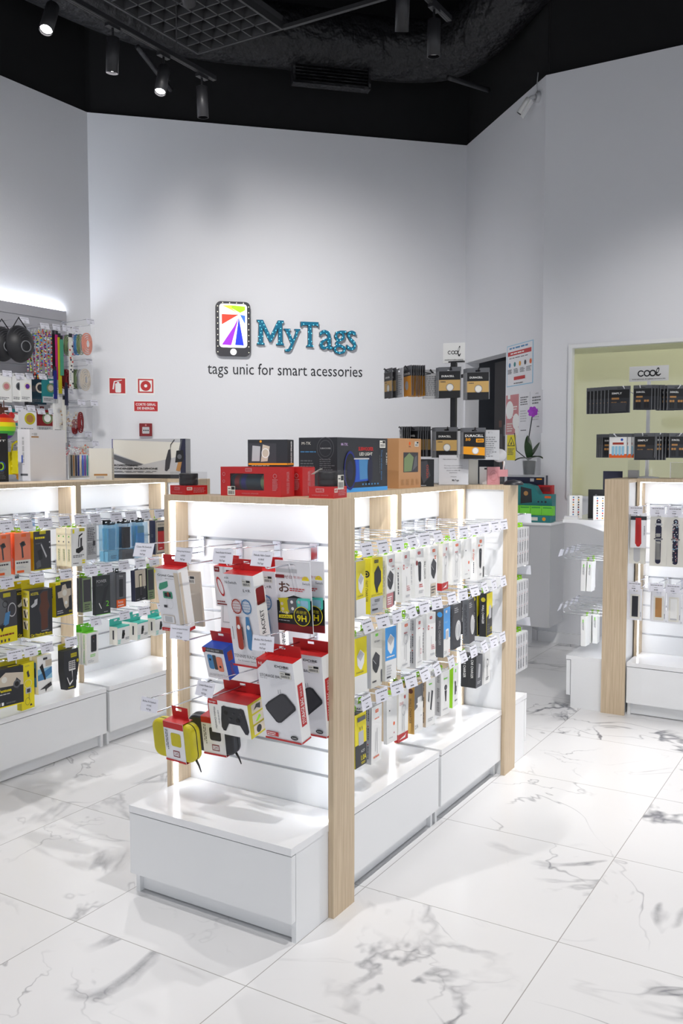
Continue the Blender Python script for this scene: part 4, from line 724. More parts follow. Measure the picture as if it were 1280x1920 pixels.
def pouch(k, w=.205, h=.14, d=.05):
    t = thing('console_pouch'); zt = -.032; zb = zt-h; r = .032; P = []
    for cx, cz, q0 in ((w/2-r, zt-r, 0), (-w/2+r, zt-r, 90), (-w/2+r, zb+r, 180), (w/2-r, zb+r, 270)):
        for i in range(7): q = math.radians(q0+15*i); P.append((cx+r*math.cos(q), cz+r*math.sin(q)))
    cx, cz = 0, (zt+zb)/2; vs = []; fs = []; n = len(P); prof = [(-d/2, .90), (-d/2+.004, .97), (-d/2+.012, 1), (-.002, 1), (-.002, .985), (.002, .985), (.002, 1), (d/2-.012, 1), (d/2-.004, .97), (d/2, .9)]
    m = MB()
    for y, f in prof: vs += [((x-cx)*f+cx, y, (z-cz)*f+cz) for x, z in P]
    def seg(i0, i1, kk):
        f2 = [(i*n+j, (i+1)*n+j, (i+1)*n+(j+1) % n, i*n+(j+1) % n) for i in range(i0, i1) for j in range(n)]
        m.add(vs, f2, kk, True)
    seg(0, 3, k); seg(6, 9, k); m.add(vs, [tuple(range(n)), tuple(9*n+j for j in range(n))[::-1]], k)
    z_ = MB(); z_.add(vs, [(i*n+j, (i+1)*n+j, (i+1)*n+(j+1) % n, i*n+(j+1) % n) for i in range(3, 6) for j in range(n)], 'black', True)
    z_.tube([(w/2-.015, 0, zb+.01), (w/2-.002, .0, zb-.012), (w/2+.006, 0, zb-.035)], .005, 'black', 6, r2=.002)
    b = m.build('pouch_body', t); z_.build('zipper', t, 'black zip with pull')
    s = MB(); a, c = (-w*.17, -d/2-.0015, zb-.004), (w*.32, -d/2-.0005, zt+.004); s.box(a, c, 'paper')
    s.faces_of(a, c, dict(F=[('r', 0, .84, 1, 1, 'red'), ('v', .06, .2, .2, .8, 2, 'mgrey'), ('rr', .34, .40, .84, .74, .008, k), ('r', .4, .13, .72, .29, 'dred'), ('r', .43, .155, .69, .265, 'paper'), ('t', 'GAME', .46, .17, .67, .25, 'dred'), ('r', 0, 0, 1, .05, 'red')]))
    s.box((-w*.17, -d/2-.0005, zt+.004), (w*.32, d/2, zt+.0052), 'red').box((-w*.17, -d/2-.0005, zb-.0052), (w*.32, d/2, zb-.004), 'red'); s.build('paper_band', t, 'white and red printed band')
    m = MB(); holed(m, -.035, .045, zt+.004, .012, d/2-.002, d/2-.001, 'red', .028, .009, 0).build('hang_tab', t, 'red hang tab'); return t
spec('ypouch', 'console_pouch', 'yellow zip console pouch with white band', 'pouch', lambda: pouch('olive'), .056)
spec('bpouch', 'console_pouch', 'black zip console pouch with white band', 'pouch', lambda: pouch('dark'), .056)
def fan(px, slot, goods, txt, L, lines):
    hook((px, 2.681, slot), 0, 'chrome hook with price card, '+txt, 'hooks on the near end of the middle island', L, lines, key='end'+lines[0])
    n = len(goods)
    for i, (key, dx, off, lean, swing) in enumerate(goods):
        sp = SPEC[key]; pos = '' if n == 1 or len({g[0] for g in goods}) == n else ('front one, ' if i == 0 else 'behind the front one, ')
        product(key, (px+dx, 2.681-L+off, slot-.055), 0, sp[1]+', '+pos+'near end of middle island', 'game accessories on the near end of the middle island', swing, lean)
fan(-2.239, 1.28, [('crystal', .075, .03, .17, -.05), ('clearbox', .105, .12, .12, .05)], 'leftmost of top row, near end of middle island', .30, ('Case N-Switch', '12.95€'))
fan(-2.057, 1.274, [('strip', .01, .20, .10, -.05)], 'second of top row, near end of middle island', .30, ('Strong Strip Ni-Switch', '6.95€'))
fan(-1.885, 1.28, [('tennis', .028, .045, .19, -.03), ('tennis', .035, .16, .12, .02)], 'third of top row, near end of middle island', .30, ('Tennis Racket Ni-Switch', '14.95€'))
fan(-1.725, 1.28, [('nineh', .018, .13, .08, -.03), ('nineh', .045, .17, .04, 0)], 'rightmost of top row, near end of middle island', .30, ('Pelicula Vidro Switch', '9.95€'))
fan(-2.080, 1.0034, [('joycon', .065, .10, .28, -.06)], 'left one of second row, near end of middle island', .30, ('Suporte Carregador Ni-Switch', '19.95€'))
fan(-1.725, 1.0034, [('dobe', .015, .045, .19, -.03), ('dobe', .048, .17, .12, -.02)], 'right one of second row, near end of middle island', .30, ('Bolsa Ni-Switch', '16.95€'))
fan(-2.225, .7268, [('ypouch', .055, .05, .12, -.08), ('bpouch', .13, .17, .15, .05)], 'left one of lowest row, near end of middle island', .30, ('Bolsa N-Switch', '19.95€'))
fan(-1.965, .819, [('pad', .008, .13, .18, -.02)], 'right one of lowest row, near end of middle island', .30, ('Comando Wireless Switch', '29.95€'))
product('yframe', (-2.03, 2.60, 1.09), 0, SPEC['yframe'][1]+' behind the wrist strap box', 'game accessories on the near end of the middle island')

# ---------------- far end of the middle island, goods seen past the post ----------------
for r_, z in (('upper', 1.28), ('middle', 1.0034), ('lower', .7268)):
    for j, x in enumerate((-1.645, -1.745)):
        stock_hook((x, 4.224, z), PI, ('outer' if j == 0 else 'inner')+' of '+r_+' row, far island end', ['wstack']*5, L=.36, group_hook='hooks on the far end of the middle island', group_goods='white boxes on the far end of the middle island', sw=.03)

# ---------------- right island: watch straps facing the front ----------------
def strap(k, dots='offwhite', floral=False, shift=0):
    def f():
        ops = [('c', .5, .92, .14, k, .9), ('c', .5, .92, .06, 'lgrey', .9), ('r', .36, .80, .64, .92, k), ('rr', .28, .83, .72, .87, .004, 'lgrey'), ('r', .32, .57, .68, .80, k), ('r', .24, .545, .76, .565, 'ink'), ('r', .26, .53, .74, .548, 'lgrey'), ('r', .34, .1, .66, .53, k), ('c', .5, .1, .16, k, 1.)]
        rr = random.Random(3)
        if floral:
            for i in range(70): x = .36+.28*rr.random(); y = .1+.82*rr.random(); ops.append(('c', x, y, .025, rr.choice(['white', 'rose', 'lblue', 'black', 'offwhite'])))
        else: ops += [('c', .40+.065*i+(.03 if j % 2 else 0), .14+.018*j, .018, dots) for j in range(36) for i in range(4) if not (.50 < .14+.018*j < .60)][:100]
        t = card('watch_strap_pack', .098, .315, 'paper', [('r', 0, 0, 1, 1, 'offwhite')]+ops, .004); return t
    return f
spec('navystrap', 'watch_strap_pack', 'card with dark navy perforated watch strap', 'watch strap', strap('navy'), .014)
spec('floralstrap', 'watch_strap_pack', 'card with dark floral watch strap', 'watch strap', strap('navy', floral=True), .014)
spec('redstrap', 'watch_strap_pack', 'short card with red perforated watch strap', 'watch strap', lambda: card('watch_strap_pack', .092, .21, 'paper', [('r', 0, .88, 1, 1, 'dark'), ('p', [(.3, .95), (.66, .95), (.7, .14), (.62, .08), (.38, .08), (.3, .14)], 'red'), ('c', .5, .1, .14, 'red')]+[('c', .42+.07*i, .2+.035*j, .018, 'dred') for i in range(3) for j in range(16)]+[('v', .84, .4, .92, .7, 1, 'ink')], .003), .012)
spec('greystrap', 'watch_strap_pack', 'card with pale grey watch strap', 'watch strap', lambda: card('watch_strap_pack', .098, .31, 'offwhite', [('r', .3, .1, .7, .95, 'lgrey'), ('c', .5, .1, .2, 'lgrey')], .004), .013)
def mstrap(k, kk=None):
    return lambda: card('watch_strap_pack', .082, .195, 'paper', [('rr', .14, .06, .86, .9, .004, 'offwhite'), ('r', .26, .12, .72, .84, k), ('r', .26, .12, .72, .17, kk or 'ink'), ('v', .88, .1, .95, .3, 1, 'mgrey')], .006)
spec('blackmesh', 'watch_strap_pack', 'small card with black mesh strap', 'watch strap', mstrap('dark'), .012)
spec('brownmesh', 'watch_strap_pack', 'small card with tan leather strap', 'watch strap', mstrap('copper', 'offwhite'), .012)
spec('bluemesh', 'watch_strap_pack', 'small card with blue fabric strap', 'watch strap', mstrap('steel', 'lgrey'), .012)
spec('whitemesh', 'watch_strap_pack', 'small card with white strap', 'watch strap', mstrap('white', 'lgrey'), .012)
GW = dict(group_hook='hooks on the right island', group_goods='watch straps on the right island')
for i, g in enumerate([[('redstrap', .01, .12), 'greystrap', 'greystrap'], ['navystrap']*5, ['floralstrap']*5, ['greystrap']*4, ['navystrap']*2]):
    stock_hook((-1.265+.098*i+(-.03 if i == 0 else 0), 5.909, 1.28), 0, ORD[i]+' of upper row, right island', g, L=.30, sw=.04, **GW)
for i, g in enumerate([['blackmesh'], [('brownmesh', .01, .05), 'blackmesh'], ['whitemesh'], [('bluemesh', -.01, .08), 'bluemesh'], ['blackmesh']]):
    stock_hook((-1.265+.098*i+(-.03 if i == 0 else 0), 5.909, .819), 0, ORD[i]+' of lower row, right island', g, L=.30, sw=.05, **GW)
# left end of the right island: shelf with dotted boxes, long hooks with white boxes
t = thing('display_shelf', (-1.362, 5.62, 1.165), 0, 'white shelf on the left end of the right island', 'shelf')
MB().box((-.39, 0, 0), (0, .61, .022), 'gloss').build('board', t)
for yy in (.06, .54): MB().prism([(-.33, .0), (0, 0), (0, -.09)], yy, yy+.008, 'gloss').build('bracket', t)
def dotbox(loc, rz, label):
    t = thing('pill_box', loc, rz, label, 'box', 'dotted boxes on the white shelf'); a, b = (-.04, -.03, 0), (.04, .03, .148)
    m = MB().box(a, b, 'white'); m.faces_of(a, b, dict(F=[('c', .3+.4*i, .08+.105*j, .06, ['red', 'ink', 'steel', 'amber', 'dred', 'mgrey', 'ink'][(i*3+j*2) % 7]) for i in range(2) for j in range(9)], R=[('c', .5, .5, .12, 'teal')])); m.build('carton', t)
dotbox((-1.70, 5.70, 1.188), .5, 'white box with coloured dots, left one on the shelf')
dotbox((-1.53, 5.66, 1.188), .3, 'white box with coloured dots, right one on the shelf')
for i, (x, y, h) in enumerate(((-1.575, 5.78, .185), (-1.52, 5.92, .30))):
    t = thing('flat_box', (x, y, 1.188), .2, ('black upright flat box behind the dotted boxes', 'taller dark box at the back of the shelf')[i], 'box')
    m = MB().box((-.06, -.012, 0), (.06, .012, h), 'black' if i == 0 else 'navy'); m.faces_of((-.06, -.012, 0), (.06, .012, h), dict(F=[('c', .4, .8, .06, 'mgrey')])); m.build('carton', t)
tag(MB().box((-1.748, 5.63, 1.187), (-1.66, 5.66, 1.200), 'white').box((-1.745, 5.633, 1.200), (-1.663, 5.657, 1.206), 'paper').build('flat_box'), 'thin white slab lying at the left edge of the shelf', 'box')
spec('wlime', 'cable_box', 'white box with lime tab', 'box', lambda: carton('cable_box', .082, .19, .03, 'white', [('l', .3, .4, .7, .6, 2, 'lgrey')], L=[('v', .3, .5, .7, .8, 1, 'lgrey')], R=[('v', .3, .5, .7, .8, 2, 'mgrey'), ('r', .4, .8, .6, .9, 'neon')]), .036)
for r_, z in (('upper', .985), ('lower', .632)):
    for j, y in enumerate((5.70, 5.82, 5.94, 6.06)):
        stock_hook((-1.361, y, z), -PI/2, ORD[j]+' of '+r_+' row, right island end', [['wlime', 'wlime'], ['wlime'], [], []][j] if r_ == 'upper' else [['wlime'], ['wlime', 'wlime'], [], []][j], L=.40, first_off=.14, group_hook='hooks on the left end of the right island', group_goods='white boxes on the left end of the right island')
# ---------------- things standing on the islands ----------------
def boxthing(name, loc, rz, w, d, h, k, ops, label, cat='box', group=None, side=None, part='carton', extra=None):
    t = thing(name, loc, rz, label, cat, group); a, b = (-w/2, -d/2, 0), (w/2, d/2, h)
    m = MB().box(a, b, k); m.faces_of(a, b, ops); m.build(part, t)
    if extra: extra(t, w, d, h)
    return t
def tin(loc, rz, label, w=.10, h=.085, base=.034):
    t = thing('speaker_gift_box', loc, rz, label, 'box', 'small speaker boxes with red base'); m = MB(); a, b = (-w/2, -w/2, 0), (w/2, w/2, base)
    m.box(a, b, 'red'); pr = [('rr', .28, .5, .62, .85, .002, 'rose'), ('t', 'MARVEL', .31, .56, .59, .79, 'red', 0, .03), ('t', 'WIRELESS SPEAKER', .12, .2, .8, .3, 'rose')]
    m.faces_of(a, b, dict(F=pr, R=[('rr', .05, .5, .3, .85, .002, 'offwhite'), ('t', 'MARVEL', .08, .58, .27, .78, 'red', 0, .03), ('l', .35, .2, .95, .8, 4, 'rose')], L=pr)); m.build('base_tray', t)
    MB().lathe([(.034, base+.001), (.036, base+.004), (.036, base+.02), (.0345, base+.022), (.036, base+.024), (.036, h-.008), (.034, h-.006)], 'wire', 24).build('speaker', t, 'round black speaker')
    MB().box((-w/2+.0005, -w/2+.0005, base), (w/2-.0005, w/2-.0005, h), 'clear').build('cover', t, 'transparent cover'); return t
tin((-2.278, 2.650, HT), -.24, 'small red based clear box with black speaker, left end of island top')
t = tin((-1.678, 2.690, HT), .06, 'small red based clear box with black speaker, right end of island top', .098, .096, .040)
m = MB().box((-.01, -.02, .098), (.03, .0, .099), 'offwhite', Matrix.Rotation(-.5, 4, 'Y')); m.build('hang_tab', t)
m = MB(); m.face_ops((.0495, -.02, .03), (0, .045, 0), (0, 0, .05), [('b', 0, 0, 1, 1)]); m.build('price_sticker', t)
def redwide(loc, rz, label):
    t = thing('speaker_box', loc, rz, label, 'box', 'long red speaker boxes'); w, d, h = .275, .082, .106; a, b = (-w/2, -d/2, 0), (w/2, d/2, h)
    m = MB(); x0, x1 = a[0], b[0]
    m.box((x0, -d/2, 0), (x1, -d/2+.001, .022), 'red').box((x0, -d/2, .082), (x1, -d/2+.001, h), 'red').box((x0, -d/2, .022), (x0+.045, -d/2+.001, .082), 'red').box((x1-.075, -d/2, .022), (x1, -d/2+.001, .082), 'red')
    m.box((x0, d/2-.001, 0), (x1, d/2, h), 'red').box((x0, -d/2+.001, 0), (x0+.001, d/2-.001, h), 'red').box((x1-.001, -d/2+.001, 0), (x1, d/2-.001, h), 'red').box((x0, -d/2+.001, h-.001), (x1, d/2-.001, h), 'red').box((x0, -d/2+.001, 0), (x1, d/2-.001, .001), 'red')
    m.faces_of(a, b, dict(F=[('rr', .42, .84, .53, .96, .002, 'rose'), ('t', 'MARVEL', .43, .86, .52, .94, 'red', 0, .03), ('t', 'WIRELESS SPEAKER', .36, .07, .64, .115, 'rose'), ('b', .12, .02, .25, .33), ('o', .06, .75, .025, .3, 'rose'), ('o', .06, .5, .02, .3, 'rose'), ('o', .91, .7, .03, .25, 'rose'), ('l', .87, .2, .96, .6, 8, 'rose')], R=[('t', 'WIRELESS SPEAKER', .42, .1, .62, .85, 'rose', 90, .01)], L=[('l', .2, .3, .8, .7, 4, 'rose')]))
    m.build('carton', t)
    m = MB().lathe([(.001, -.09), (.028, -.088), (.030, -.08), (.030, .08), (.028, .088), (.001, .09)], 'dteal', 20, Matrix.Translation((-.015, 0, .05)) @ Matrix.Rotation(PI/2, 4, 'Y'), False)
    for i, (x, k) in enumerate(((-.07, 'dred'), (-.04, 'dblue'), (-.01, 'dteal'), (.02, 'dteal'), (.05, 'sage'))): m.lathe([(.0305, -.011), (.0308, .011)], k, 20, Matrix.Translation((x, 0, .05)) @ Matrix.Rotation(PI/2, 4, 'Y'), False)
    m.build('speaker', t, 'dark patterned speaker'); MB().box((x0+.045, -d/2+.0015, .022), (x1-.075, -d/2+.002, .082), 'clear').build('window', t); return t
redwide((-1.972, 2.672, HT), -.02, 'long red speaker box with window, front one on the middle island')
redwide((-1.945, 2.765, HT), .0, 'long red speaker box, half hidden behind the front red one')
WSF = [('r', .03, .14, .72, .86, 'ink'), ('p', [(.1, .2), (.3, .2), (.32, .75), (.12, .78)], 'lgrey'), ('p', [(.33, .18), (.5, .2), (.56, .75), (.38, .82)], 'beige'), ('o', .45, .5, .1, .2, 'white', 1.2), ('r', .02, .06, 1, .13, 'amber'), ('c', .33, .93, .03, 'amber'), ('l', .1, .02, .6, .05, 1, 'offwhite')]
boxthing('speaker_box', (-1.945, 2.722, HT+.107), .33, .150, .085, .098, 'dark', dict(F=WSF, R=[('t', 'WIRELESS SPEAKER', .5, .1, .72, .95, 'white', 90, .02), ('r', 0, .06, 1, .13, 'amber')]), 'small dark speaker box with orange stripe, on the red boxes', 'box', 'dark speaker boxes')
SWL = [('t', 'M-TK', .08, .87, .32, .92, 'offwhite'), ('o', .70, .80, .22, .04, 'mgrey', 1.1), ('o', .70, .80, .16, .04, 'mgrey', 1.1), ('t', 'SUBWOOFER', .57, .79, .84, .815, 'lgrey'), ('l', .05, .72, .5, .76, 1, 'steel'), ('l', .55, .1, .95, .62, 14, 'mgrey'), ('l', .05, .3, .45, .6, 6, 'mgrey')]
SWF = [('t', 'M-TK', .07, .85, .20, .90, 'lilac', 0, .02), ('t', 'SUBWOOFER', .40, .76, .70, .83, 'red', 0, .03), ('t', 'LED LIGHT', .42, .67, .68, .73, 'offwhite', 0, .02), ('r', 0, 0, 1, .075, 'sky'), ('b', .83, .82, .95, .96), ('t', 'True wireless stereo', .855, .2, .885, .78, 'steel', -90), ('v', .82, .3, .84, .68, 1, 'mgrey'), ('t', 'K3401', .96, .5, .985, .72, 'offwhite', -90),
       ('p', [(.30, .62), (.60, .62), (.66, .55), (.67, .3), (.60, .2), (.32, .18)], 'blue'), ('p', [(.40, .60), (.60, .60), (.62, .24), (.42, .22)], 'steel'), ('c', .23, .40, .115, 'black', 1.75), ('o', .23, .40, .115, .12, 'dblue', 1.75), ('c', .23, .40, .06, 'navy', 1.7), ('c', .62, .4, .05, 'navy', 3.3), ('r', .3, .6, .6, .625, 'lgrey')]+[('r', .46+.06*i, .12, .49+.06*i, .15, 'steel') for i in range(6)]
boxthing('subwoofer_box', (-1.925, 3.215, HT), PI/2-.04, .385, .185, .218, 'dark', dict(F=SWF, L=SWL, R=SWL), 'large black box picturing a blue speaker, on middle island top', 'box')
def kraft_extra(t, w, d, h):
    MB().box((-w*.30, -d/2-.0012, h*.32), (w*.36, -d/2-.0004, h*.72), 'ink').build('window', t, 'dark window')
    m = MB(); m.prism([(-w*.28, h*.33), (-w*.28, h*.6), (-w*.05, h*.71), (w*.15, h*.62), (w*.05, h*.34)], -d/2-.002, -d/2-.0013, 'sage').prism([(w*.1, h*.35), (w*.2, h*.62), (w*.3, h*.66), (w*.32, h*.45)], -d/2-.002, -d/2-.0013, 'mgrey'); m.build('contents', t)
boxthing('headphone_box', (-1.885, 3.655, HT), PI/2-.05, .20, .085, .222, 'kraft', dict(F=[('c', .48, .90, .04, 'orange'), ('l', .44, .82, .54, .85, 1, 'dred'), ('b', .70, .84, .88, .94)]+[('l', .1+.22*i, .06, .24+.22*i, .18, 5, 'copper') for i in range(4)]), 'brown cardboard box with dark window beside the black box', 'box', extra=kraft_extra)
boxthing('camera_box', (-1.885, 3.87, HT), .75, .085, .085, .128, 'black', dict(F=[('p', [(.1, .9), (.6, .95), (.8, .4), (.4, .1), (.2, .5)], 'ink'), ('t', 'VIDEO', .55, .3, .68, .8, 'rust', 90), ('l', .1, .02, .6, .06, 1, 'lgrey')], R=[('l', .05, .2, .95, .95, 12, 'mgrey'), ('b', .5, .78, 1, .98), ('r', .5, .03, .95, .25, 'white')]), 'small black box with striped side beside the cardboard box', 'box')
# notice in a clear holder
t = thing('notice_stand', (at(850, 905, 'y', 4.09).x, 4.09, HT), .45, 'white printed notice in a clear holder on the island', 'sign')
m = MB(); R_ = Matrix.Rotation(-.12, 4, 'X'); m.box((-.072, -.002, .002), (.072, 0, .148), 'paper', R_)
O = R_ @ Vector((-.072, -.0022, .002)); V = R_ @ Vector((0, 0, .146))
m.face_ops(O, (.144, 0, 0), V, [('t', 'Não existem trocas', .14, .84, .6, .88, 'ink'), ('t', 'O artigo unicamente na', .18, .62, .80, .66, 'ink'), ('t', 'fatura que hoje, sobrea', .18, .54, .80, .58, 'ink'), ('t', 'troca ou talão de', .26, .46, .72, .5, 'ink'), ('t', 'pagamento', .36, .38, .62, .42, 'ink'), ('t', 'Obrigada', .4, .24, .6, .28, 'ink'), ('t', 'MyTags', .45, .10, .68, .18, 'ink', 0, .02)])
m.build('notice', t); MB().box((-.075, -.005, 0), (.075, -.003, .152), 'clear', R_).box((-.075, .004, 0), (.075, .05, .003), 'clear').build('holder', t, 'clear acrylic holder')
boxthing('flat_box', (at(886, 900, 'y', 4.25).x, 4.25, HT), .4, .05, .05, .125, 'offwhite', {}, 'plain white box just right of the printed notice', 'box')
boxthing('flat_box', (at(907, 900, 'y', 4.27).x, 4.27, HT), .45, .045, .04, .088, 'white', dict(F=[('r', .5, .85, .9, .95, 'ink')]), 'small white box left of the pink box', 'box')
boxthing('gadget_box', (at(924, 900, 'y', 4.27).x, 4.27, HT), .5, .062, .045, .088, 'pink', dict(F=[('o', .5, .5, .32, .1, 'rose', 1.4), ('o', .5, .45, .2, .12, 'rose', 1.6), ('l', .3, .1, .7, .15, 1, 'rose')]), 'small pale pink box with outline drawing', 'box')
t = thing('desk_lamp', (at(943, 900, 'y', 4.28).x, 4.28, HT), .3, 'small pink gadget lamp with clear base and pale round head', 'lamp')
MB().box((-.02, -.018, 0), (.02, .018, .04), 'clear').build('base', t); MB().box((-.022, -.02, .04), (.022, .02, .075), 'pink').build('body', t)
MB().tube([(0, 0, .075), (.004, 0, .11), (-.004, 0, .14)], .004, 'white', 8).build('neck', t)
MB().lathe([(.001, -.008), (.03, -.006), (.036, .0), (.03, .006), (.001, .008)], 'lgrey', 20, Matrix.Translation((-.02, 0, .145)) @ Matrix.Rotation(1.2, 4, 'X') , False).build('lamp_head', t)
tag(MB().lathe([(.05, 0), (.048, .01), (.036, .02), (.001, .026)], 'dark', 24).build('dark_dome'), 'low dark rounded dome at the right end of the island top', 'dome').location = (at(961, 900, 'y', 4.27).x, 4.28, HT)
# left island top
MOD = [('t', 'BACKLIT', .35, .83, .95, .87, 'white', 0, .02), ('r', .55, .9, .85, .93, 'dred'), ('c', .7, .94, .03, 'red'), ('p', [(.2, .5), (.5, .62), (.8, .6), (.6, .45), (.4, .38)], 'ink'), ('p', [(.3, .58), (.4, .6), (.38, .5), (.3, .46)], 'mint'), ('o', .82, .32, .08, .35, 'lime'), ('o', .84, .32, .09, .2, 'blue'), ('c', .6, .33, .05, 'lgrey')]+[('l', .1+.22*i, .05, .28+.22*i, .22, 5, 'mgrey') for i in range(4)]
boxthing('keyboard_box', (-4.20, 3.180, HT), PI/2, .30, .09, .265, 'black', dict(F=MOD), 'black backlit-device box at the left edge on left island top', 'box')
boxthing('console_box', (-4.195, 3.60, HT), PI/2+.02, .265, .10, .292, 'paper', dict(F=[('t', 'MODEL', .06, .9, .2, .92, 'mgrey'), ('r', .12, .88, .2, .93, 'lgrey'), ('r', .04, .84, .24, .865, 'copper')], L=[('v', .3, .2, .6, .85, 1, 'lgrey'), ('r', .3, .35, .4, .5, 'blue'), ('r', .2, .1, .8, .14, 'mgrey')]), 'large plain white box standing on the left island', 'box')
boxthing('gadget_box', (-3.955, 3.83, HT), .66, .128, .10, .185, 'offwhite', dict(F=[('r', .2, .14, .8, .2, 'copper'), ('r', .3, .06, .65, .12, 'lgrey')], R=[('t', 'facial fan', .15, .66, .6, .72, 'rose'), ('p', [(.62, .5), (.9, .5), (.86, .9), (.6, .9)], 'lgrey'), ('l', .2, .2, .6, .5, 4, 'lgrey')]), 'small white box with rose print on left island', 'box')
MIC = [('r', 0, 0, 1, .1, 'dark'), ('p', [(0, .65), (.5, .32), (1, .6), (1, .9), (0, .98)], 'offwhite'), ('p', [(0, .62), (.45, .34), (.25, .3), (0, .5)], 'mgrey'), ('p', [(.4, .34), (.9, .55), (.95, .35), (.6, .25)], 'lgrey'), ('r', .93, .1, 1, 1, 'navy'), ('r', 0, 0, .01, 1, 'dblue'),
       ('t', 'PROFESSIONAL', .0, .30, .36, .35, 'black', 0, .03), ('t', 'CONDENSER MICROPHONE', .0, .22, .62, .27, 'black', 0, .03), ('l', .02, .14, .7, .19, 2, 'mgrey'),
       ('p', [(.745, .18), (.72, .2), (.73, .45), (.77, .72), (.80, .74), (.805, .5), (.78, .25)], 'ink'), ('p', [(.79, .7), (.80, .86), (.85, .98), (.86, .97), (.81, .85)], 'black'), ('p', [(.87, .2), (.9, .42), (.95, .42), (.925, .18)], 'copper'), ('p', [(.86, .4), (.88, .7), (.97, .72), (.98, .5), (.95, .42)], 'black'), ('p', [(.91, .7), (.94, .98), (.96, .98), (.93, .7)], 'mgrey'), ('c', .92, .55, .03, 'mgrey')]
boxthing('microphone_box', (-3.975, 4.270, HT), .30, .50, .075, .247, 'lgrey', dict(F=MIC, R=[('v', .3, .2, .7, .8, 2, 'lgrey'), ('r', 0, 0, 1, .1, 'dark')]), 'wide white box printed with a studio microphone on left island', 'box')
t = thing('pen_tray', (-4.19, at(149, 895, 'x', -4.19).y, HT), PI/2-.25, 'clear tray of thin coloured pencils beside the white box', 'tray')
MB().box((-.07, -.012, 0), (.07, .012, .008), 'white').box((-.07, .012, 0), (.07, .014, .15), 'white').box((-.07, -.0005, .008), (-.068, .012, .15), 'white').build('tray', t)
for i, k in enumerate(('bank', 'copper', 'navy', 'dblue', 'beige', 'blue', 'purple', 'teal')): MB().tube([(-.052+.015*i, -.002, .02), (-.052+.015*i, -.002, .145)], .0045, k, 6).build('pencil', t)

# ---------------- battery spinners ----------------
def battery(kind):
    def f():
        w, h = {'simply': (.135, .165)}.get(kind, (.112, .150))
        if kind == 'coin': c = [('r', 0, 0, 1, .26, 'black'), ('r', 0, .26, 1, .66, 'gold'), ('r', 0, .66, 1, 1, 'black'), ('t', 'DURACELL', .14, .76, .70, .83, 'white', 0, .02), ('l', .1, .56, .35, .62, 1, 'ink'), ('c', .52, .38, .17, 'lgrey'), ('c', .52, .38, .13, 'offwhite'), ('o', .52, .38, .17, .08, 'mgrey')]
        elif kind == 'orange': c = [('r', 0, 0, 1, 1, 'amber'), ('r', 0, .75, 1, 1, 'dark'), ('t', 'DURACELL', .1, .8, .85, .88, 'white', 0, .02), ('c', .4, .4, .2, 'lgrey')]
        elif kind == 'big': c = [('r', 0, 0, 1, 1, 'black'), ('t', 'DURACELL', .10, .80, .90, .89, 'white', 0, .02), ('t', '50', .12, .66, .34, .76, 'amber', 0, .03), ('rr', .58, .60, .92, .74, .003, 'amber'), ('t', '2032', .63, .63, .88, .71, 'black', 0, .02), ('p', [(0, .18), (1, .12), (1, .42), (0, .46)], 'amber'), ('c', .56, .30, .15, 'white'), ('o', .56, .30, .15, .2, 'lgrey')]
        elif kind == 'clear': return card('battery_pack', .105, .145, 'lgrey', [('l', .1, .1, .9, .9, 10, 'grey')], .003)
        elif kind == 'recharge': c = [('r', 0, 0, 1, 1, 'white'), ('r', 0, 0, 1, .18, 'orange'), ('r', .2, .62, .8, .72, 'rust'), ('c', .7, .85, .07, 'blue')]+[('rr', .16+.18*i, .12, .30+.18*i, .55, .003, 'lblue') for i in range(4)]
        else: c = [('r', 0, 0, 1, 1, 'dark'), ('r', 0, .62, 1, 1, 'black'), ('t', 'SIMPLY' if kind == 'simply' else 'DURACELL', .16, .78, .62, .86, 'white', 0, .02), ('r', .16, .56, .5, .64, 'copper')]+[('rr', x, .08, x+.12, .38, .003, 'black') for x in (.14, .28, .58, .72)]+[('rr', x, .36, x+.12, .46, .002, 'copper') for x in (.14, .28, .58, .72)]
        c += [('r', 0, 0, .03, 1, 'grey'), ('r', .97, 0, 1, 1, 'grey'), ('r', 0, .975, 1, 1, 'mgrey')]
        return card('battery_pack', w, h, 'mgrey', c, .002, (.12, .06, .85, .44, .009, 'dark') if kind == 'simply' else None)
    return f
for kd, ds in dict(coin='black and copper coin-cell card', orange='orange and black battery card', big='black coin-cell card with amber band', clear='pale clear-backed battery card', simply='black and copper battery card', recharge='white rechargeable-battery card', aa='dark battery card').items():
    spec('bt_'+kd, 'battery_pack', ds, 'battery pack', battery(kd), .012)
def stand(loc, k, where, tiers, h, pole_r=.013, sign=True):
    t = thing('battery_stand', loc, 0, where, 'display stand')
    MB().lathe([(.075, 0), (.075, .006), (.02, .012)], k, 28).build('base', t)
    MB().box((-pole_r, -pole_r, .008), (pole_r, pole_r, h), k).build('pole', t)
    for tz in tiers:
        MB().tube([(.06*math.cos(a), .06*math.sin(a), tz) for a in [2*PI*i/20 for i in range(20)]], .004, k, 6, True).box((-.06, -.004, tz-.004), (.06, .004, tz+.004), k).box((-.004, -.06, tz-.004), (.004, .06, tz+.004), k).build('ring', t)
    return t
def peg(t, base, tip, tz, k):
    d = Vector(tip)-Vector(base); L = d.length; u = d.normalized(); b = Vector(base)
    m = MB(); n = u.cross(Vector((0, 0, 1)))*.008; e = b+u*L
    m.tube([b, b+u*(L-.012), e+Vector((0, 0, .010))-u*.004, e+Vector((0, 0, .014)), e+Vector((0, 0, .008))+u*.004], .003, k, 6); return m.build('peg', t)
S1 = (-1.900, 4.255, HT); T1 = (.545, .275)
st1 = stand(S1, 'lamp_black', 'black battery stand with small white sign on the middle island', T1, .62)
S2 = (-1.305, 5.915, HT); T2 = (.50, .235)
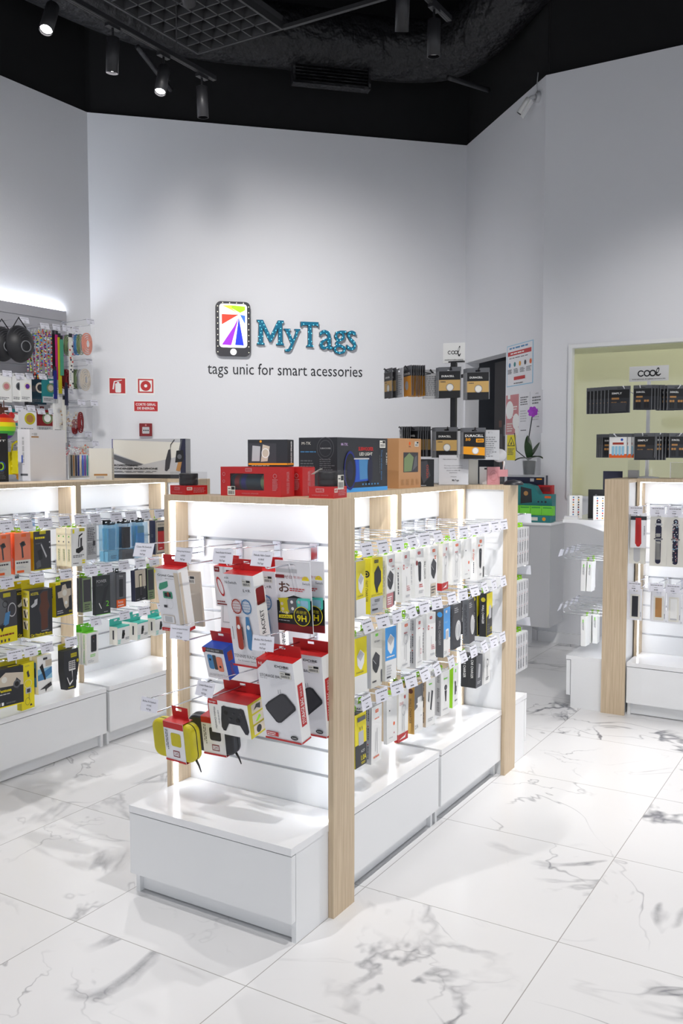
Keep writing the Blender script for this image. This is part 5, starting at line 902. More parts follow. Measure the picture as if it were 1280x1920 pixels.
st2 = stand(S2, 'gloss', 'white battery stand with wide white sign on the right island', T2, .68, .010)
def coolsign(t, z, w, h, rz, ly):
    m = MB(); T = Matrix.Translation((0, ly, z)) @ Matrix.Rotation(rz, 4, 'Z')
    m.box((-w/2, -.003, 0), (w/2, 0, h), 'white', T)
    O = T @ Vector((-w/2, -.0032, 0)); U = (T @ Vector((w/2, -.0032, 0)))-O; V = Vector((0, 0, h))
    m.face_ops(O, U, V, [('o', .30, .52, .085, .36, 'black'), ('r', .345, .43, .40, .61, 'white'), ('o', .455, .52, .085, .36, 'black'), ('o', .60, .52, .085, .36, 'black'), ('o', .725, .68, .036, .42, 'black', 2.2 if w > .2 else 4.2, -.28), ('p', [(.678, .56), (.702, .54), (.712, .44), (.75, .40), (.80, .48), (.815, .44), (.76, .31), (.70, .33), (.678, .42)], 'black'), ('t', 'smartphones & tablets accessories', .08, .10, .92, .19, 'black', 0, .01)])
    m.build('sign_plate', t, 'white name sign'); 
def coolsign1():
    p = at(822, 682, 'y', S1[1]); coolsign(st1, p.z-S1[2], .112, .10, .25, .0)
coolsign1(); MB().box((-.055, -.01, .615), (.055, .01, .622), 'lamp_black').build('sign_holder', st1)
p = at(1212, 715, 'y', S2[1]); coolsign(st2, p.z-S2[2], .24, .095, .0, -.008)
# groups of cards: (px, py of the front card's top centre, y plane, kind, number, heading of the row in px/step, turn)
def cards(S, st, k, rows, where):
    for n_, (px, py, yy, kd, n, dx, dy, turn, pos) in enumerate(rows):
        p = at(px, py, 'y', yy); z = p.z-.014
        ez = min((abs(S[2]+tz-z), tz) for tz in (T1 if S is S1 else T2))[1]
        base = Vector((0, 0, z-S[2]+.0)); tip = Vector((p.x-dx*1.0-S[0], p.y-dy*1.0-S[1], z-S[2]))
        hor = Vector((tip.x, tip.y, 0)); start = hor.normalized()*.058 if hor.length > .08 else Vector((0, 0, 0))
        a = Vector((start.x, start.y, ez)); m = peg(st, a if hor.length > .07 else Vector((0, 0, ez)), tip, 0, k)
        for i in range(n):
            q = Vector((p.x+dx*i, p.y+dy*i, z))
            lab = SPEC['bt_'+kd][1]+((', front one, ' if i == 0 else ', '+ORD[i]+' back, ') if n > 1 else ', ')+pos+', '+where
            product('bt_'+kd, q, turn, lab, 'battery packs on the '+where, rnd.uniform(-.03, .03), rnd.uniform(-.03, .04))
rowsA = [(843, 688, 4.10, 'coin', 4, -.009, .009, .22, 'centre of upper tier'), (896, 690, 4.10, 'coin', 5, -.008, .009, .22, 'right of upper tier'), (764, 686, 4.06, 'orange', 7, .0085, .008, -.75, 'left of upper tier'), (748, 691, 4.07, 'clear', 1, .0, 0, -.7, 'left of upper tier'), (728, 691, 4.10, 'coin', 2, .018, .008, -.75, 'far left of upper tier'), (812, 693, 4.16, 'clear', 2, .01, .01, .2, 'middle of upper tier'),
         (837, 801, 4.10, 'coin', 5, -.009, .009, .2, 'centre of lower tier'), (889, 802, 4.07, 'big', 4, -.008, .008, .15, 'right of lower tier'), (775, 800, 4.08, 'coin', 6, .0085, .008, -.6, 'left of lower tier'), (752, 800, 4.08, 'aa', 5, .007, .006, -.95, 'far left of lower tier'), (906, 806, 4.12, 'clear', 3, .012, .012, .9, 'far right of lower tier')]
cards(S1, st1, 'lamp_black', rowsA, 'black stand')
rowsB = [(1161, 724, 5.72, 'simply', 7, -.026, .012, .02, 'left of upper tier'), (1205, 722, 5.72, 'aa', 5, .016, .012, .0, 'centre of upper tier'), (1242, 724, 5.85, 'clear', 2, .01, .02, .1, 'right of upper tier'), (1268, 722, 5.75, 'aa', 4, -.024, .012, .55, 'far right of upper tier'),
         (1159, 813, 5.70, 'recharge', 3, .022, .016, .03, 'left of lower tier'), (1145, 814, 5.86, 'aa', 5, -.012, .012, .4, 'far left of lower tier'), (1210, 812, 5.72, 'simply', 4, .016, .012, .0, 'centre of lower tier'), (1243, 812, 5.75, 'aa', 3, .012, .02, .75, 'right of lower tier'), (1270, 812, 5.75, 'aa', 4, -.022, .014, .70, 'far right of lower tier')]
cards(S2, st2, 'gloss', rowsB, 'white stand')
tag(MB().box((-.03, -.03, 0), (.03, .03, .115), 'clear').box((-.028, -.028, .002), (.028, .028, .05), 'lgrey').build('clear_box'), 'small clear box behind the white stand pole', 'box').location = (-1.375, 5.86, HT)
t = thing('acrylic_frame', (-1.08, 5.99, HT), 0, 'low clear acrylic frame on the right island top', 'frame')
MB().box((-.10, -.002, 0), (.16, .002, .10), 'clear').build('panel', t); MB().box((-.10, -.004, 0), (-.096, .004, .10), 'white').box((-.10, -.004, .098), (.16, .004, .10), 'white').build('edge_strip', t)

# ---------------- back wall ----------------
NB = Vector((1, -1, 0)).normalized()      # out of the back wall, into the room
RZB = PI/4
def onback(px, py, off=0.0): return atd(px, py, C3+NB*off, (1, -1, 0))
def wallbox(name, a, b, th, k, ops, label, cat, part='panel', f=onback, rz=RZB, **kw):
    """flat thing on a wall between two corner pixels (top left, bottom right)"""
    A = f(*a); B = f(*b); w = (Vector((B.x-A.x, B.y-A.y))).length; h = A.z-B.z; c = (A+B)/2
    t = thing(name, (c.x, c.y, B.z), rz, label, cat); p, q = (-w/2, -th, 0), (w/2, -.001, h)
    m = MB().box(p, q, k); m.faces_of(p, q, dict(F=ops)); m.build(part, t); return t
wallbox('fire_sign', (203, 707), (237, 741), .004, 'white', [('r', .06, .10, .94, .94, 'red'), ('rr', .38, .14, .70, .66, .01, 'white'), ('r', .48, .64, .60, .74, 'white'), ('p', [(.3, .72), (.75, .82), (.75, .86), (.3, .78)], 'white'), ('p', [(.22, .32), (.3, .32), (.36, .74), (.28, .7)], 'white')], 'red fire extinguisher sign on the white back wall', 'sign')
wallbox('fire_sign', (256, 708), (290, 741), .004, 'white', [('r', .07, .12, .93, .93, 'red'), ('r', .15, .20, .85, .85, 'white'), ('c', .5, .53, .29, 'red', 1.), ('c', .5, .53, .09, 'white', 1.)], 'red and white sign with a round dot on the back wall', 'sign')
wallbox('power_cut_sign', (250, 751), (297, 773), .004, 'white', [('r', .03, .08, .97, .93, 'red'), ('t', 'CORTE GERAL', .09, .56, .90, .78, 'white', 0, .02), ('t', 'DE ENERGIA', .15, .22, .84, .44, 'white', 0, .02)], 'red CORTE GERAL DE ENERGIA sign below the dot sign', 'sign')
wallbox('alarm_call_point', (261, 794), (285, 818), .045, 'dred', [('rr', .22, .2, .78, .72, .006, 'lgrey'), ('r', .3, .4, .40, .5, 'black'), ('r', .46, .4, .56, .5, 'black'), ('r', .62, .4, .72, .5, 'black'), ('c', .5, .86, .07, 'rose')], 'dark red alarm call point low on the back wall', 'alarm')
# phone shaped emblem
A = onback(403, 566); B = onback(468, 669.5); w = (Vector((B.x-A.x, B.y-A.y))).length; h = A.z-B.z
t = thing('phone_emblem', ((A.x+B.x)/2, (A.y+B.y)/2, B.z), RZB, 'lit phone shaped emblem with coloured rays on the back wall', 'wall sign')
def rr(w, h, r, x0=0, z0=0):
    P = []
    for cx, cz, q0 in ((w/2-r, h-r, 0), (-w/2+r, h-r, 90), (-w/2+r, r, 180), (w/2-r, r, 270)):
        for i in range(7): q = math.radians(q0+15*i); P.append((x0+cx+r*math.cos(q), z0+cz+r*math.sin(q)))
    return P
MB().prism(rr(w, h, .05), -.06, -.012, 'ink', side='dark').build('phone_body', t, 'charcoal phone body')
MB().prism(rr(w*.9, h*.94, .045, 0, h*.03), -.012, -.0, 'lgrey').build('wall_spacer', t)
sw, sh = w*.80, h*.80
m = MB().prism(rr(sw, sh, .03, 0, h*.155), -.064, -.06, 'glowwhite', side='lgrey'); z0 = h*.155
m.face_ops((-sw/2, -.0645, z0), (sw, 0, 0), (0, 0, sh), [('p', [(.10, .96), (.44, .97), (.44, .9), (.72, .78)], 'glowyel'), ('p', [(.44, .97), (.93, .95), (.93, .86), (.75, .8), (.44, .9)], 'glowgreen'), ('p', [(.08, .76), (.70, .76), (.08, .52)], 'glowred'), ('p', [(.74, .76), (.93, .74), (.93, .54)], 'glowsky'), ('p', [(.70, .70), (.52, .48), (.08, .06), (.42, .05)], 'glowviolet'), ('p', [(.70, .70), (.56, .06), (.88, .05)], 'glowblue')])
m.build('screen', t, 'glowing white screen with coloured rays')
MB().lathe([(.001, 0), (.030, 0), (.030, .004), (.001, .004)], 'glowwhite', 24, Matrix.Translation((0, -.06, h*.075)) @ Matrix.Rotation(PI/2, 4, 'X'), False).build('home_button', t, 'glowing round button')
m = MB()
for i in range(9):
    for x in (-w*.45, w*.45): m.lathe([(.001, 0), (.005, 0)], 'glowlamp', 8, Matrix.Translation((x, -.0608, h*(.07+.105*i))) @ Matrix.Rotation(PI/2, 4, 'X'), False)
for i in range(4):
    for z in (h*.975, ): m.lathe([(.001, 0), (.005, 0)], 'glowlamp', 8, Matrix.Translation((-w*.3+w*.2*i, -.0608, z)) @ Matrix.Rotation(PI/2, 4, 'X'), False)
m.build('bulb_row', t, 'tiny warm bulbs')['kind'] = 'stuff'
# MyTags letters, each a part
GLY = dict(M=[(0, 1), (.22, 1), (.5, .38), (.78, 1), (1, 1), (1, .94), (.93, .90), (.95, .1), (1, .06), (1, 0), (.72, 0), (.72, .06), (.79, .10), (.79, .70), (.53, .12), (.46, .12), (.21, .70), (.21, .10), (.28, .06), (.28, 0), (0, 0), (0, .06), (.05, .1), (.07, .9), (0, .94)],
    T=[(0, 1), (0, .8), (.04, .8), (.1, .86), (.41, .86), (.41, .1), (.32, .05), (.32, 0), (.70, 0), (.70, .05), (.61, .1), (.61, .86), (.92, .86), (.96, .8), (1, .8), (1, 1)],
    y=[(0, 1), (.38, 1), (.38, .95), (.30, .92), (.54, .52), (.74, .92), (.64, .95), (.64, 1), (1, 1), (1, .95), (.92, .92), (.42, .08), (.30, 0), (.05, 0), (.05, .1), (.25, .12), (.42, .34), (.07, .92), (0, .95)])
def letter_mesh(ch, x0, z0, x1, z1, y0, y1, kf, ks, bulbs=0):
    vs, fs = (GLY[ch], [tuple(range(len(GLY[ch])))]) if ch in GLY else text_geo(ch, .0); n = len(vs); P = [(x0+(x1-x0)*x, z0+(z1-z0)*y) for x, y in vs]; m = MB()
    m.add([(x, y0, z) for x, z in P], [tuple(f) for f in fs], kf)
    edge = {}
    for f in fs:
        for i in range(len(f)): e = (f[i], f[(i+1) % len(f)]); edge[e] = edge.get(e, 0)+1
    out = [e for e in edge if (e[1], e[0]) not in edge]
    m.add([(x, y0, z) for x, z in P]+[(x, y1, z) for x, z in P], [(a, a+n, b+n, b) for a, b in out], ks)
    if bulbs:
        rb = random.Random(ord(ch)); c = []
        def inside(q, f):
            r = False
            for i in range(len(f)):
                a, b = P[f[i]], P[f[i-1]]
                if (a[1] > q[1]) != (b[1] > q[1]) and q[0] < (b[0]-a[0])*(q[1]-a[1])/(b[1]-a[1])+a[0]: r = not r
            return r
        for _ in range(900):
            q = (rb.uniform(x0+.008, x1-.008), rb.uniform(z0+.01, z1-.01))
            if any(inside(q, f) for f in fs) and all((q[0]-p[0])**2+(q[1]-p[1])**2 > .033**2 for p in c): c.append(q)
        for q in c: m.lathe([(.0005, 0), (.0045, 0)], 'letterlamp', 8, Matrix.Translation((q[0], y0-.0006, q[1])) @ Matrix.Rotation(PI/2, 4, 'X'), False)
    return m
A = onback(482, 655, .05)
t = thing('shop_sign', (A.x, A.y, A.z), RZB, 'blue lit channel letters of the shop name on the back wall', 'wall sign')
def loc_of(px, py, off=.05):
    v = onback(px, py, off)-A; return (v.x*.7071+v.y*.7071, v.z)
for ch, x0, y0, x1, y1 in (('M', 482, 601, 532, 646), ('y', 533, 617, 563, 659), ('T', 564, 604, 597, 650), ('a', 599, 619, 624, 655), ('g', 625, 620, 649, 664), ('s', 650, 620, 668, 657)):
    a = loc_of(x0, y1); b = loc_of(x1, y0)
    o = letter_mesh(ch, a[0], a[1], b[0], b[1], 0, .035, 'lettercyan', 'dark', 1).build('letter', t)
    s_ = letter_mesh(ch, a[0]-.005, a[1]-.005, b[0]+.005, b[1]+.005, .035, .049, 'lgrey', 'chrome').build('letter_backing', t, 'silver backing')
A2 = onback(389, 704, .003); B2 = onback(679, 684, .003)
t2 = thing('wall_lettering', (A2.x, A2.y, A2.z), RZB, 'dark lettering tags unic for smart acessories below the sign', 'wall lettering')
wl = (Vector((B2.x-A2.x, B2.y-A2.y))).length
def lettering(txt, t, x0, z0, x1, z1, k):
    vs, fs = text_geo(txt); par = list(range(len(vs)))
    def find(a):
        while par[a] != a: par[a] = par[par[a]]; a = par[a]
        return a
    for f in fs:
        for v in f[1:]: par[find(v)] = find(f[0])
    comp = {}
    for f in fs: comp.setdefault(find(f[0]), []).append(f)
    groups = []
    for c in sorted(comp.values(), key=lambda c: min(vs[v][0] for f in c for v in f)):
        a = min(vs[v][0] for f in c for v in f); b = max(vs[v][0] for f in c for v in f)
        if groups and a < groups[-1][1]-.0008: groups[-1][2].extend(c); groups[-1][1] = max(b, groups[-1][1])
        else: groups.append([a, b, list(c)])
    for a, b, c in groups:
        m = MB(); ids = sorted({v for f in c for v in f}); ix = {v: i for i, v in enumerate(ids)}
        m.add([(x0+(x1-x0)*vs[v][0], 0, z0+(z1-z0)*vs[v][1]) for v in ids], [tuple(ix[v] for v in f) for f in c], k)
        m.add([(x0+(x1-x0)*vs[v][0], .002, z0+(z1-z0)*vs[v][1]) for v in ids], [tuple(ix[v] for v in f)[::-1] for f in c], k); m.build('letter', t)
lettering('tags unic for smart acessories', t2, 0, -.02, wl, .125, 'dark')

# ---------------- wall right of the opening: notices, camera ----------------
def onright(px, py, off=0.0): return atd(px, py, C1, (1, 1, 0))
KW = dict(f=onright, rz=-PI/4)
PO = [('l', .1, .88, .9, .96, 1, 'steel'), ('r', .04, .74, .94, .84, 'red'), ('l', .15, .76, .85, .82, 1, 'white'), ('l', .1, .66, .9, .7, 1, 'mgrey')]+[('c', .12+.2*i, .52, .04, ['steel', 'teal', 'amber', 'ink', 'orange'][i]) for i in range(5)]+[('l', .05+.24*i, .3, .24+.24*i, .42, 4, 'mgrey') for i in range(4)]+[('r', .3, .14, .72, .22, 'red'), ('l', .3, .04, .7, .08, 1, 'ink')]
wallbox('safety_poster', (951, 650), (999, 718), .003, 'lblue', [('r', .02, .02, .98, .98, 'paper')]+PO, 'pale blue health notice poster right of the doorway', 'poster', **KW)
wallbox('notice_poster', (949, 742), (972, 814), .003, 'rose', [('c', .3, .62, .3, 'white', 1.0), ('c', .8, .32, .26, 'white', 1.0), ('r', .15, .9, .35, 1, 'white'), ('l', .5, .6, .95, .72, 2, 'white'), ('l', .1, .4, .6, .48, 2, 'white'), ('l', .1, .06, .6, .3, 4, 'offwhite'), ('c', .9, .08, .15, 'white')], 'pink notice with white circles beside the doorway', 'poster', **KW)
wallbox('warning_sign', (951, 816), (966, 863), .003, 'yellow', [('p', [(.5, .94), (.95, .56), (.05, .56)], 'black'), ('p', [(.5, .88), (.84, .59), (.16, .59)], 'yellow'), ('p', [(.4, .62), (.6, .62), (.56, .76)], 'black'), ('l', .1, .2, .9, .48, 5, 'ink')], 'yellow triangular warning sign below the pink notice', 'sign', **KW)
wallbox('paper_notice', (973, 738), (993, 815), .003, 'paper', [('l', .15, .7, .85, .92, 4, 'mgrey'), ('l', .15, .3, .8, .6, 5, 'lgrey'), ('r', .2, .1, .7, .12, 'mgrey')], 'white printed sheet left of the other, behind the orchid', 'notice', **KW)
wallbox('paper_notice', (995, 734), (1017, 812), .003, 'paper', [('t', 'AVISO', .4, .92, .65, .95, 'ink'), ('l', .15, .68, .85, .88, 3, 'mgrey'), ('l', .15, .3, .8, .6, 5, 'lgrey'), ('r', .55, .15, .75, .17, 'mgrey')], 'white printed sheet right of the other, behind the orchid', 'notice', **KW)
p = onright(1010, 182)
t = thing('security_camera', (p.x, p.y, p.z), -PI/4, 'white bullet security camera high on the wall by the ceiling', 'camera')
MB().lathe([(.045, 0), (.045, .02), (.03, .03)], 'lgrey', 20, Matrix.Rotation(PI/2, 4, 'X')).build('wall_mount', t)
MB().tube([(0, -.03, 0), (-.02, -.06, .0), (-.05, -.08, -.02)], .014, 'lgrey', 10).build('bracket_arm', t)
T = Matrix.Translation((-.05, -.09, -.04)) @ Matrix.Scale(.75, 4) @ Vector((-.35, -.45, -.82)).to_track_quat('Z', 'Y').to_matrix().to_4x4()
MB().lathe([(.001, -.06), (.036, -.055), (.040, 0), (.040, .13)], 'white', 20, T, False).box((-.045, -.05, -.05), (.045, -.036, .15), 'white', T).build('housing', t)
MB().lathe([(.040, .13), (.036, .128), (.001, .126)], 'black', 20, T, False).build('lens', t, 'black lens face')
MB().tube([(0, -.01, .03), (-.01, -.015, .1), (.0, -.01, .2)], .004, 'lgrey', 6).build('cable', t)

# ---------------- storeroom shelf seen through the doorway ----------------
def sr(s, t_, z): v = C2+d12*s+nb*t_; return (v.x, v.y, z)
m = MB(); t = thing('door_clutter_board', sr(.62, .155, 1.2), -PI/4, 'dark board of small notes on the half-open storeroom door', 'board')
a, b = (-.14, -.004, -.2), (.14, -.001, .9); m.box(a, b, 'door_dark'); m.faces_of(a, b, dict(F=[('r', .2, .6, .5, .72, 'ink'), ('r', .6, .7, .9, .8, 'mgrey'), ('r', .25, .3, .6, .5, 'ink'), ('r', .55, .45, .8, .56, 'copper'), ('r', .2, .78, .45, .84, 'brown')])); m.build('board', t)

# ---------------- counter behind the island ----------------
t = thing('service_counter', (-2.28, 7.0, 0), 0, 'pale grey counter cabinet behind the middle island', 'counter')
MB().box((-.85, 0, .205), (0, .36, 1.03), 'lgrey').build('body', t); MB().box((-.86, -.012, 1.03), (.006, .37, 1.05), 'gloss').build('worktop', t); MB().box((-.80, .10, 0), (-.26, .34, .205), 'gloss').build('plinth', t)
t = thing('display_tray', (-2.40, 7.06, 1.05), 0, 'teal display tray holding bright green boxes on the counter', 'display tray')
m = MB(); a, b = (-.26, -.04, 0), (.11, .05, .055); m.box(a, b, 'teal').faces_of(a, b, dict(F=[('c', .86, .5, .04, 'amber'), ('r', .55, .25, .72, .75, 'offwhite'), ('c', .4, .5, .02, 'navy'), ('c', .46, .5, .02, 'navy')])); m.build('tray', t)
for i in range(4): tag(MB().box((-.045, -.03, 0), (.045, .03, .075), 'neon').face_ops((-.045, -.0302, 0), (.09, 0, 0), (0, 0, .075), [('r', .1, .75, .9, .9, 'green')]).build('green_box'), 'bright green box in the teal tray, '+('hidden far left', 'second from right behind', 'left of the right one', 'rightmost of the row')[i], 'box', 'green boxes in the teal tray').location = (-2.40-.20+.093*i, 7.065, 1.106)
t = thing('figure_display', (-2.45, 7.20, 1.05), 0, 'teal display box with rounded top and dark window', 'display box')
m = MB(); P = [(-.25, 0), (.13, 0), (.13, .22), (.02, .22), (-.02, .285), (-.10, .305), (-.25, .305)]; m.prism(P, -.05, .05, 'teal')
m.face_ops((-.25, -.0502, 0), (.38, 0, 0), (0, 0, .305), [('p', [(.3, .46), (.56, .5), (.54, .86), (.3, .92)], 'dark'), ('c', .42, .74, .05, 'copper'), ('r', .84, .62, .98, .68, 'orange'), ('c', .7, .52, .02, 'navy'), ('c', .78, .52, .02, 'navy'), ('c', .86, .52, .025, 'dark')]); m.build('carton', t)
boxthing('red_box', (-2.425, 7.31, 1.05), 0, .12, .07, .29, 'red', dict(F=[('r', .2, .82, .9, .95, 'dred')]), 'red box just showing behind the teal display', 'box')
boxthing('framed_card', (-2.60, 7.345, 1.05), 0, .34, .05, .37, 'navy', dict(F=[('r', .0, .96, 1, 1, 'lgrey'), ('r', .96, .0, 1, 1, 'lgrey'), ('r', .6, .86, .7, .93, 'lgrey'), ('r', .76, .9, .9, .93, 'amber')]), 'dark boxed card with pale border under the orchid pot', 'box')
# orchid
pp = at(984, 905, 'y', 7.345)
t = thing('potted_orchid', (-2.585, 7.345, 1.421), 0, 'potted orchid with one purple flower on the counter', 'plant')
MB().lathe([(.050, 0), (.056, .06), (.066, .145), (.062, .15), (.052, .12), (.001, .12)], 'film', 24).build('pot', t, 'clear plastic pot')
MB().lathe([(.044, .004), (.05, .06), (.055, .12), (.001, .125)], 'bank', 20, None, True).build('potting_bark', t)
def leaf(az, L, W, up, bend):
    m = MB(); vs = []; n = 9; 
    for i in range(n):
        f = i/(n-1); r = L*f; z = .13+up*f-bend*f*f; hw = W*math.sin(PI*min(1, .12+.88*f))**.7
        for s in (-1, 0, 1): vs.append(Vector((r*math.cos(az)-s*hw*math.sin(az), r*math.sin(az)+s*hw*math.cos(az), z+abs(s)*.008)))
    fs = [(3*i+j, 3*i+j+1, 3*i+4+j, 3*i+3+j) for i in range(n-1) for j in (0, 1)]
    vs2 = [v-Vector((0, 0, .003)) for v in vs]; k = len(vs)
    return m.add(vs+vs2, fs+[tuple(k+q for q in f[::-1]) for f in fs], 'leaf', True)
for az, L, W, up, bd in ((-.2, .13, .030, .09, .08), (PI+.2, .12, .03, .06, .07), (-1.4, .07, .032, .16, .02), (.9, .10, .03, .16, .02), (2.2, .06, .035, .20, .0)): leaf(az, L, W, up, bd).build('leaf', t)
def rel(px, py): v = at(px, py, 'y', 7.345)-Vector((-2.585, 7.345, 1.421)); return (v.x, v.y, v.z)
sp_ = [(0, 0, .13), rel(987, 855), rel(991, 820), rel(996, 790), rel(998, 775)]
MB().tube(sp_, .005, 'bank', 8).build('flower_stem', t); MB().tube([(0, 0, .12), rel(968, 845), rel(964, 812)], .004, 'bank', 8).build('support_stick', t)
c = Vector(rel(1000, 772)); m = MB()
for i in range(7):
    a = 2*PI*i/7+.3; vs = []; R_ = .024
    cc = c+Vector((math.cos(a)*.022, -.01, math.sin(a)*.022)); 
    for j in range(12): q = 2*PI*j/12; e = Vector((math.cos(a)*math.cos(q)*R_-math.sin(a)*math.sin(q)*.018, -.012*math.cos(q), math.sin(a)*math.cos(q)*R_+math.cos(a)*math.sin(q)*.018)); vs.append(cc+e)
    m.add(vs+[cc+Vector((0, -.008, 0))], [(j, (j+1) % 12, 12) for j in range(12)], 'petal', True)
    m.add([v+Vector((0, .002, 0)) for v in vs]+[cc+Vector((0, -.006, 0))], [((j+1) % 12, j, 12) for j in range(12)], 'petal', True)
m.lathe([(.001, -.02), (.012, -.012), (.014, 0)], 'magenta', 12, Matrix.Translation(c) @ Matrix.Rotation(PI/2, 4, 'X'), False); m.build('flower', t, 'purple orchid flower')
# ---------------- slatwall on the left wall ----------------
XW = -6.352; ZT, ZB = 2.875, .55
t = thing('slatwall_panel', (-6.38, 3.8, 0), 0, 'tall grey slatwall board on the left wall, lit from above', 'slatwall')
m = MB(); slots = [2.775-.14*i for i in range(16)]; sl = sorted(slots); edges = [ZT-.0]
for s in sorted(slots, reverse=True): edges += [s+.008, s-.008]
edges += [ZB]
for i in range(0, len(edges), 2): m.box((.016, -2.3, edges[i+1]), (.028, 1.955, edges[i]), 'slat')
m.box((.001, -2.3, ZB), (.016, 1.955, ZT-.02), 'groove'); m.build('board', t)
MB().box((.002, -2.3, ZT-.018), (.014, 1.93, ZT-.010), 'ledwall').build('light_strip', t)
MB().box((.001, -2.3, 0), (.05, 1.955, ZB-.001), 'melamine').build('lower_board', t)
XF = -6.02
def atw(px, py, x=XF): return at(px, py, 'x', x)
WH = {}
def wall_hook(px, py, idx, L=.33):
    """hook whose price card sits at the pixel"""
    p = atw(px, py, XW+L+.02); ORDn[0] += 1
    return p
ORDn = [0]
wallh = [  # price cards: px, py, words
 (46, 601, 'topmost, over the black caps'), (84, 612, 'over the beaded straps, left'), (106, 614, 'over the beaded straps, middle'), (125, 616, 'over the dark lanyards'), (142, 619, 'over the spotted strap'), (170, 603, 'far right, over the orange cord'), (167, 678, 'far right, over the grey cords'),
 (14, 701, 'second row, far left'), (37, 706, 'second row, second from left'), (55, 706, 'second row, middle'), (80, 707, 'second row, fourth from left'), (99, 714, 'second row, fifth from left'), (113, 734, 'under the lanyards, left'), (130, 734, 'under the lanyards, right'), (153, 755, 'over the bead bag'), (177, 756, 'far right, over the red cords'),
 (14, 767, 'third row, far left'), (36, 767, 'third row, second from left'), (58, 766, 'third row, middle'), (77, 772, 'third row, fourth from left'), (98, 772, 'third row, fifth from left'), (140, 813, 'over the pink bag'), (166, 814, 'over the shell bag'), (45, 832, 'over the yellow bags'), (179, 832, 'lowest on the right'), (27, 832, 'lowest on the left')]
pos_of = {}
for px, py, ws in wallh:
    p = at(px, py, 'x', XW+.35); h = hook((XW-.0, p.y, p.z+.022), PI/2, 'thin hook with price card on the slatwall, '+ws, 'hooks on the slatwall', .33, key='wall'); pos_of[ws] = p
GS = 'goods hanging on the slatwall'
def wt(name, px, py, label, cat, x=XF, rz=PI/2, group=GS):
    return thing(name, at(px, py, 'x', x), rz, label, cat, group)
# black caps
def cap(px, py, label, x, s=1.0, rz=PI/2):
    t = wt('black_cap', px, py, label, 'cap', x, rz, 'black caps on the slatwall'); m = MB(); T = Matrix.Rotation(PI/2, 4, 'X')
    prof = [(.001, .075), (.03, .072), (.06, .058), (.085, .038), (.100, .012), (.104, 0), (.098, -.004)]
    m.lathe([(r*s, z*s) for r, z in prof], 'lamp_black', 32, Matrix.Scale(1.12, 4, (0, 0, 1)) @ T, False).lathe([(.098*s, -.004*s), (.001, -.003)], 'lamp_black', 32, T, False); m.build('shell', t)
    MB().tube([(-.012*s+.033*s*math.cos(a), -.078*s-.004*math.cos(a), -.020*s+.033*s*math.sin(a)) for a in [2*PI*i/24 for i in range(24)]], .0035*s, 'grey', 6, True).build('ring', t, 'silver ring')
    m = MB()
    for r_, z in ((.04, .068), (.052, .062), (.064, .055), (.076, .046), (.088, .034)):
        m.tube([(-r_*s*math.sin(a), -z*s-.001, r_*1.12*s*math.cos(a)) for a in [(-.9+1.8*i/12) for i in range(13)]], .0012, 'mgrey', 4)
    m.build('rib', t)['kind'] = 'stuff'
    MB().tube([(-.05*s, -.01, .10*s), (0, 0, .165*s), (.05*s, -.01, .10*s)], .005, 'wire', 6).build('strap', t, 'black strap'); return t
cap(36, 645, 'black rounded cap with silver ring, nearer the beads', -5.98, 1.28)
cap(4, 645, 'black rounded cap cut off by the left edge', -6.08, 1.2)
# lanyards and straps
def hanging(name, px, py0, py1, wpx, k, label, cat, x=XF, beads=None, group=GS, flat=True):
    a = at(px, py0, 'x', x); b = at(px, py1, 'x', x); L = a.z-b.z; W = wpx/ (1695/ (math.hypot(x, a.y))) * 1.9 ; t = thing(name, a, PI/2, label, cat, group); m = MB()
    if beads:
        rb = random.Random(int(px*7)); n = int(L/.014)
        for s in (-1, 1):
            for i in range(n):
                z = -.03-i*(L-.03)/n; xx = s*W*.32*min(1, i/4)+rb.uniform(-.003, .003)
                m.lathe([(.001, -.006), (.006, -.003), (.0068, 0), (.006, .003), (.001, .006)], rb.choice(beads), 6, Matrix.Translation((xx, 0, z)), False)
        m.tube([(-W*.3, 0, -.03), (0, 0, 0), (W*.3, 0, -.03)], .0015, 'white', 4); m.build('bead_string', t)
    else:
        m.box((-W/2, -.002, -L), (W/2, .002, -.02), k).box((-W*.35, -.003, -.02), (W*.35, .003, .012), 'dark')
        rb = random.Random(int(px)); 
        if cat == 'strap': m.face_ops((-W/2, -.0022, -L), (W, 0, 0), (0, 0, L-.02), [('c', rb.random()*.8+.1, (i+.5)/26, .18, rb.choice(['white', 'red', 'navy', 'lgrey']), 1) for i in range(26)])
        m.build('band', t)
    return t
BC = ['red', 'yellow', 'sky', 'purple', 'magenta', 'white', 'lime', 'orange', 'blue', 'rose', 'dark', 'offwhite', 'lgrey']
for i, (px, y0, y1) in enumerate(((60, 618, 700), (66, 616, 712), (73, 613, 700), (80, 612, 688), (87, 614, 705), (93, 615, 698), (54, 640, 698))):
    hanging('beaded_phone_strap', px, y0, y1, 5, None, 'multicoloured beaded phone strap, '+ORD[i]+' from the left beside the cap' if i < 6 else 'multicoloured beaded phone strap, shortest, right behind the cap', 'phone strap', -6.02+.012*i, BC, 'beaded phone straps')
for i, (px, y0, y1, k, nm) in enumerate(((100, 622, 705, 'black', 'black lanyard with faint pattern'), (106, 623, 712, 'magenta', 'thin magenta and black lanyard'), (111, 628, 738, 'olive', 'olive yellow lanyard'), (115, 632, 704, 'mint', 'pale mint cord'), (103, 690, 748, 'dblue', 'dark blue lanyard'), (120, 745, 830, 'offwhite', 'white lanyard card'), (124, 720, 760, 'navy', 'navy lanyard end'))):
    hanging('lanyard', px, y0, y1, 4, k, nm+' on the slatwall', 'lanyard', -5.99+.01*i)
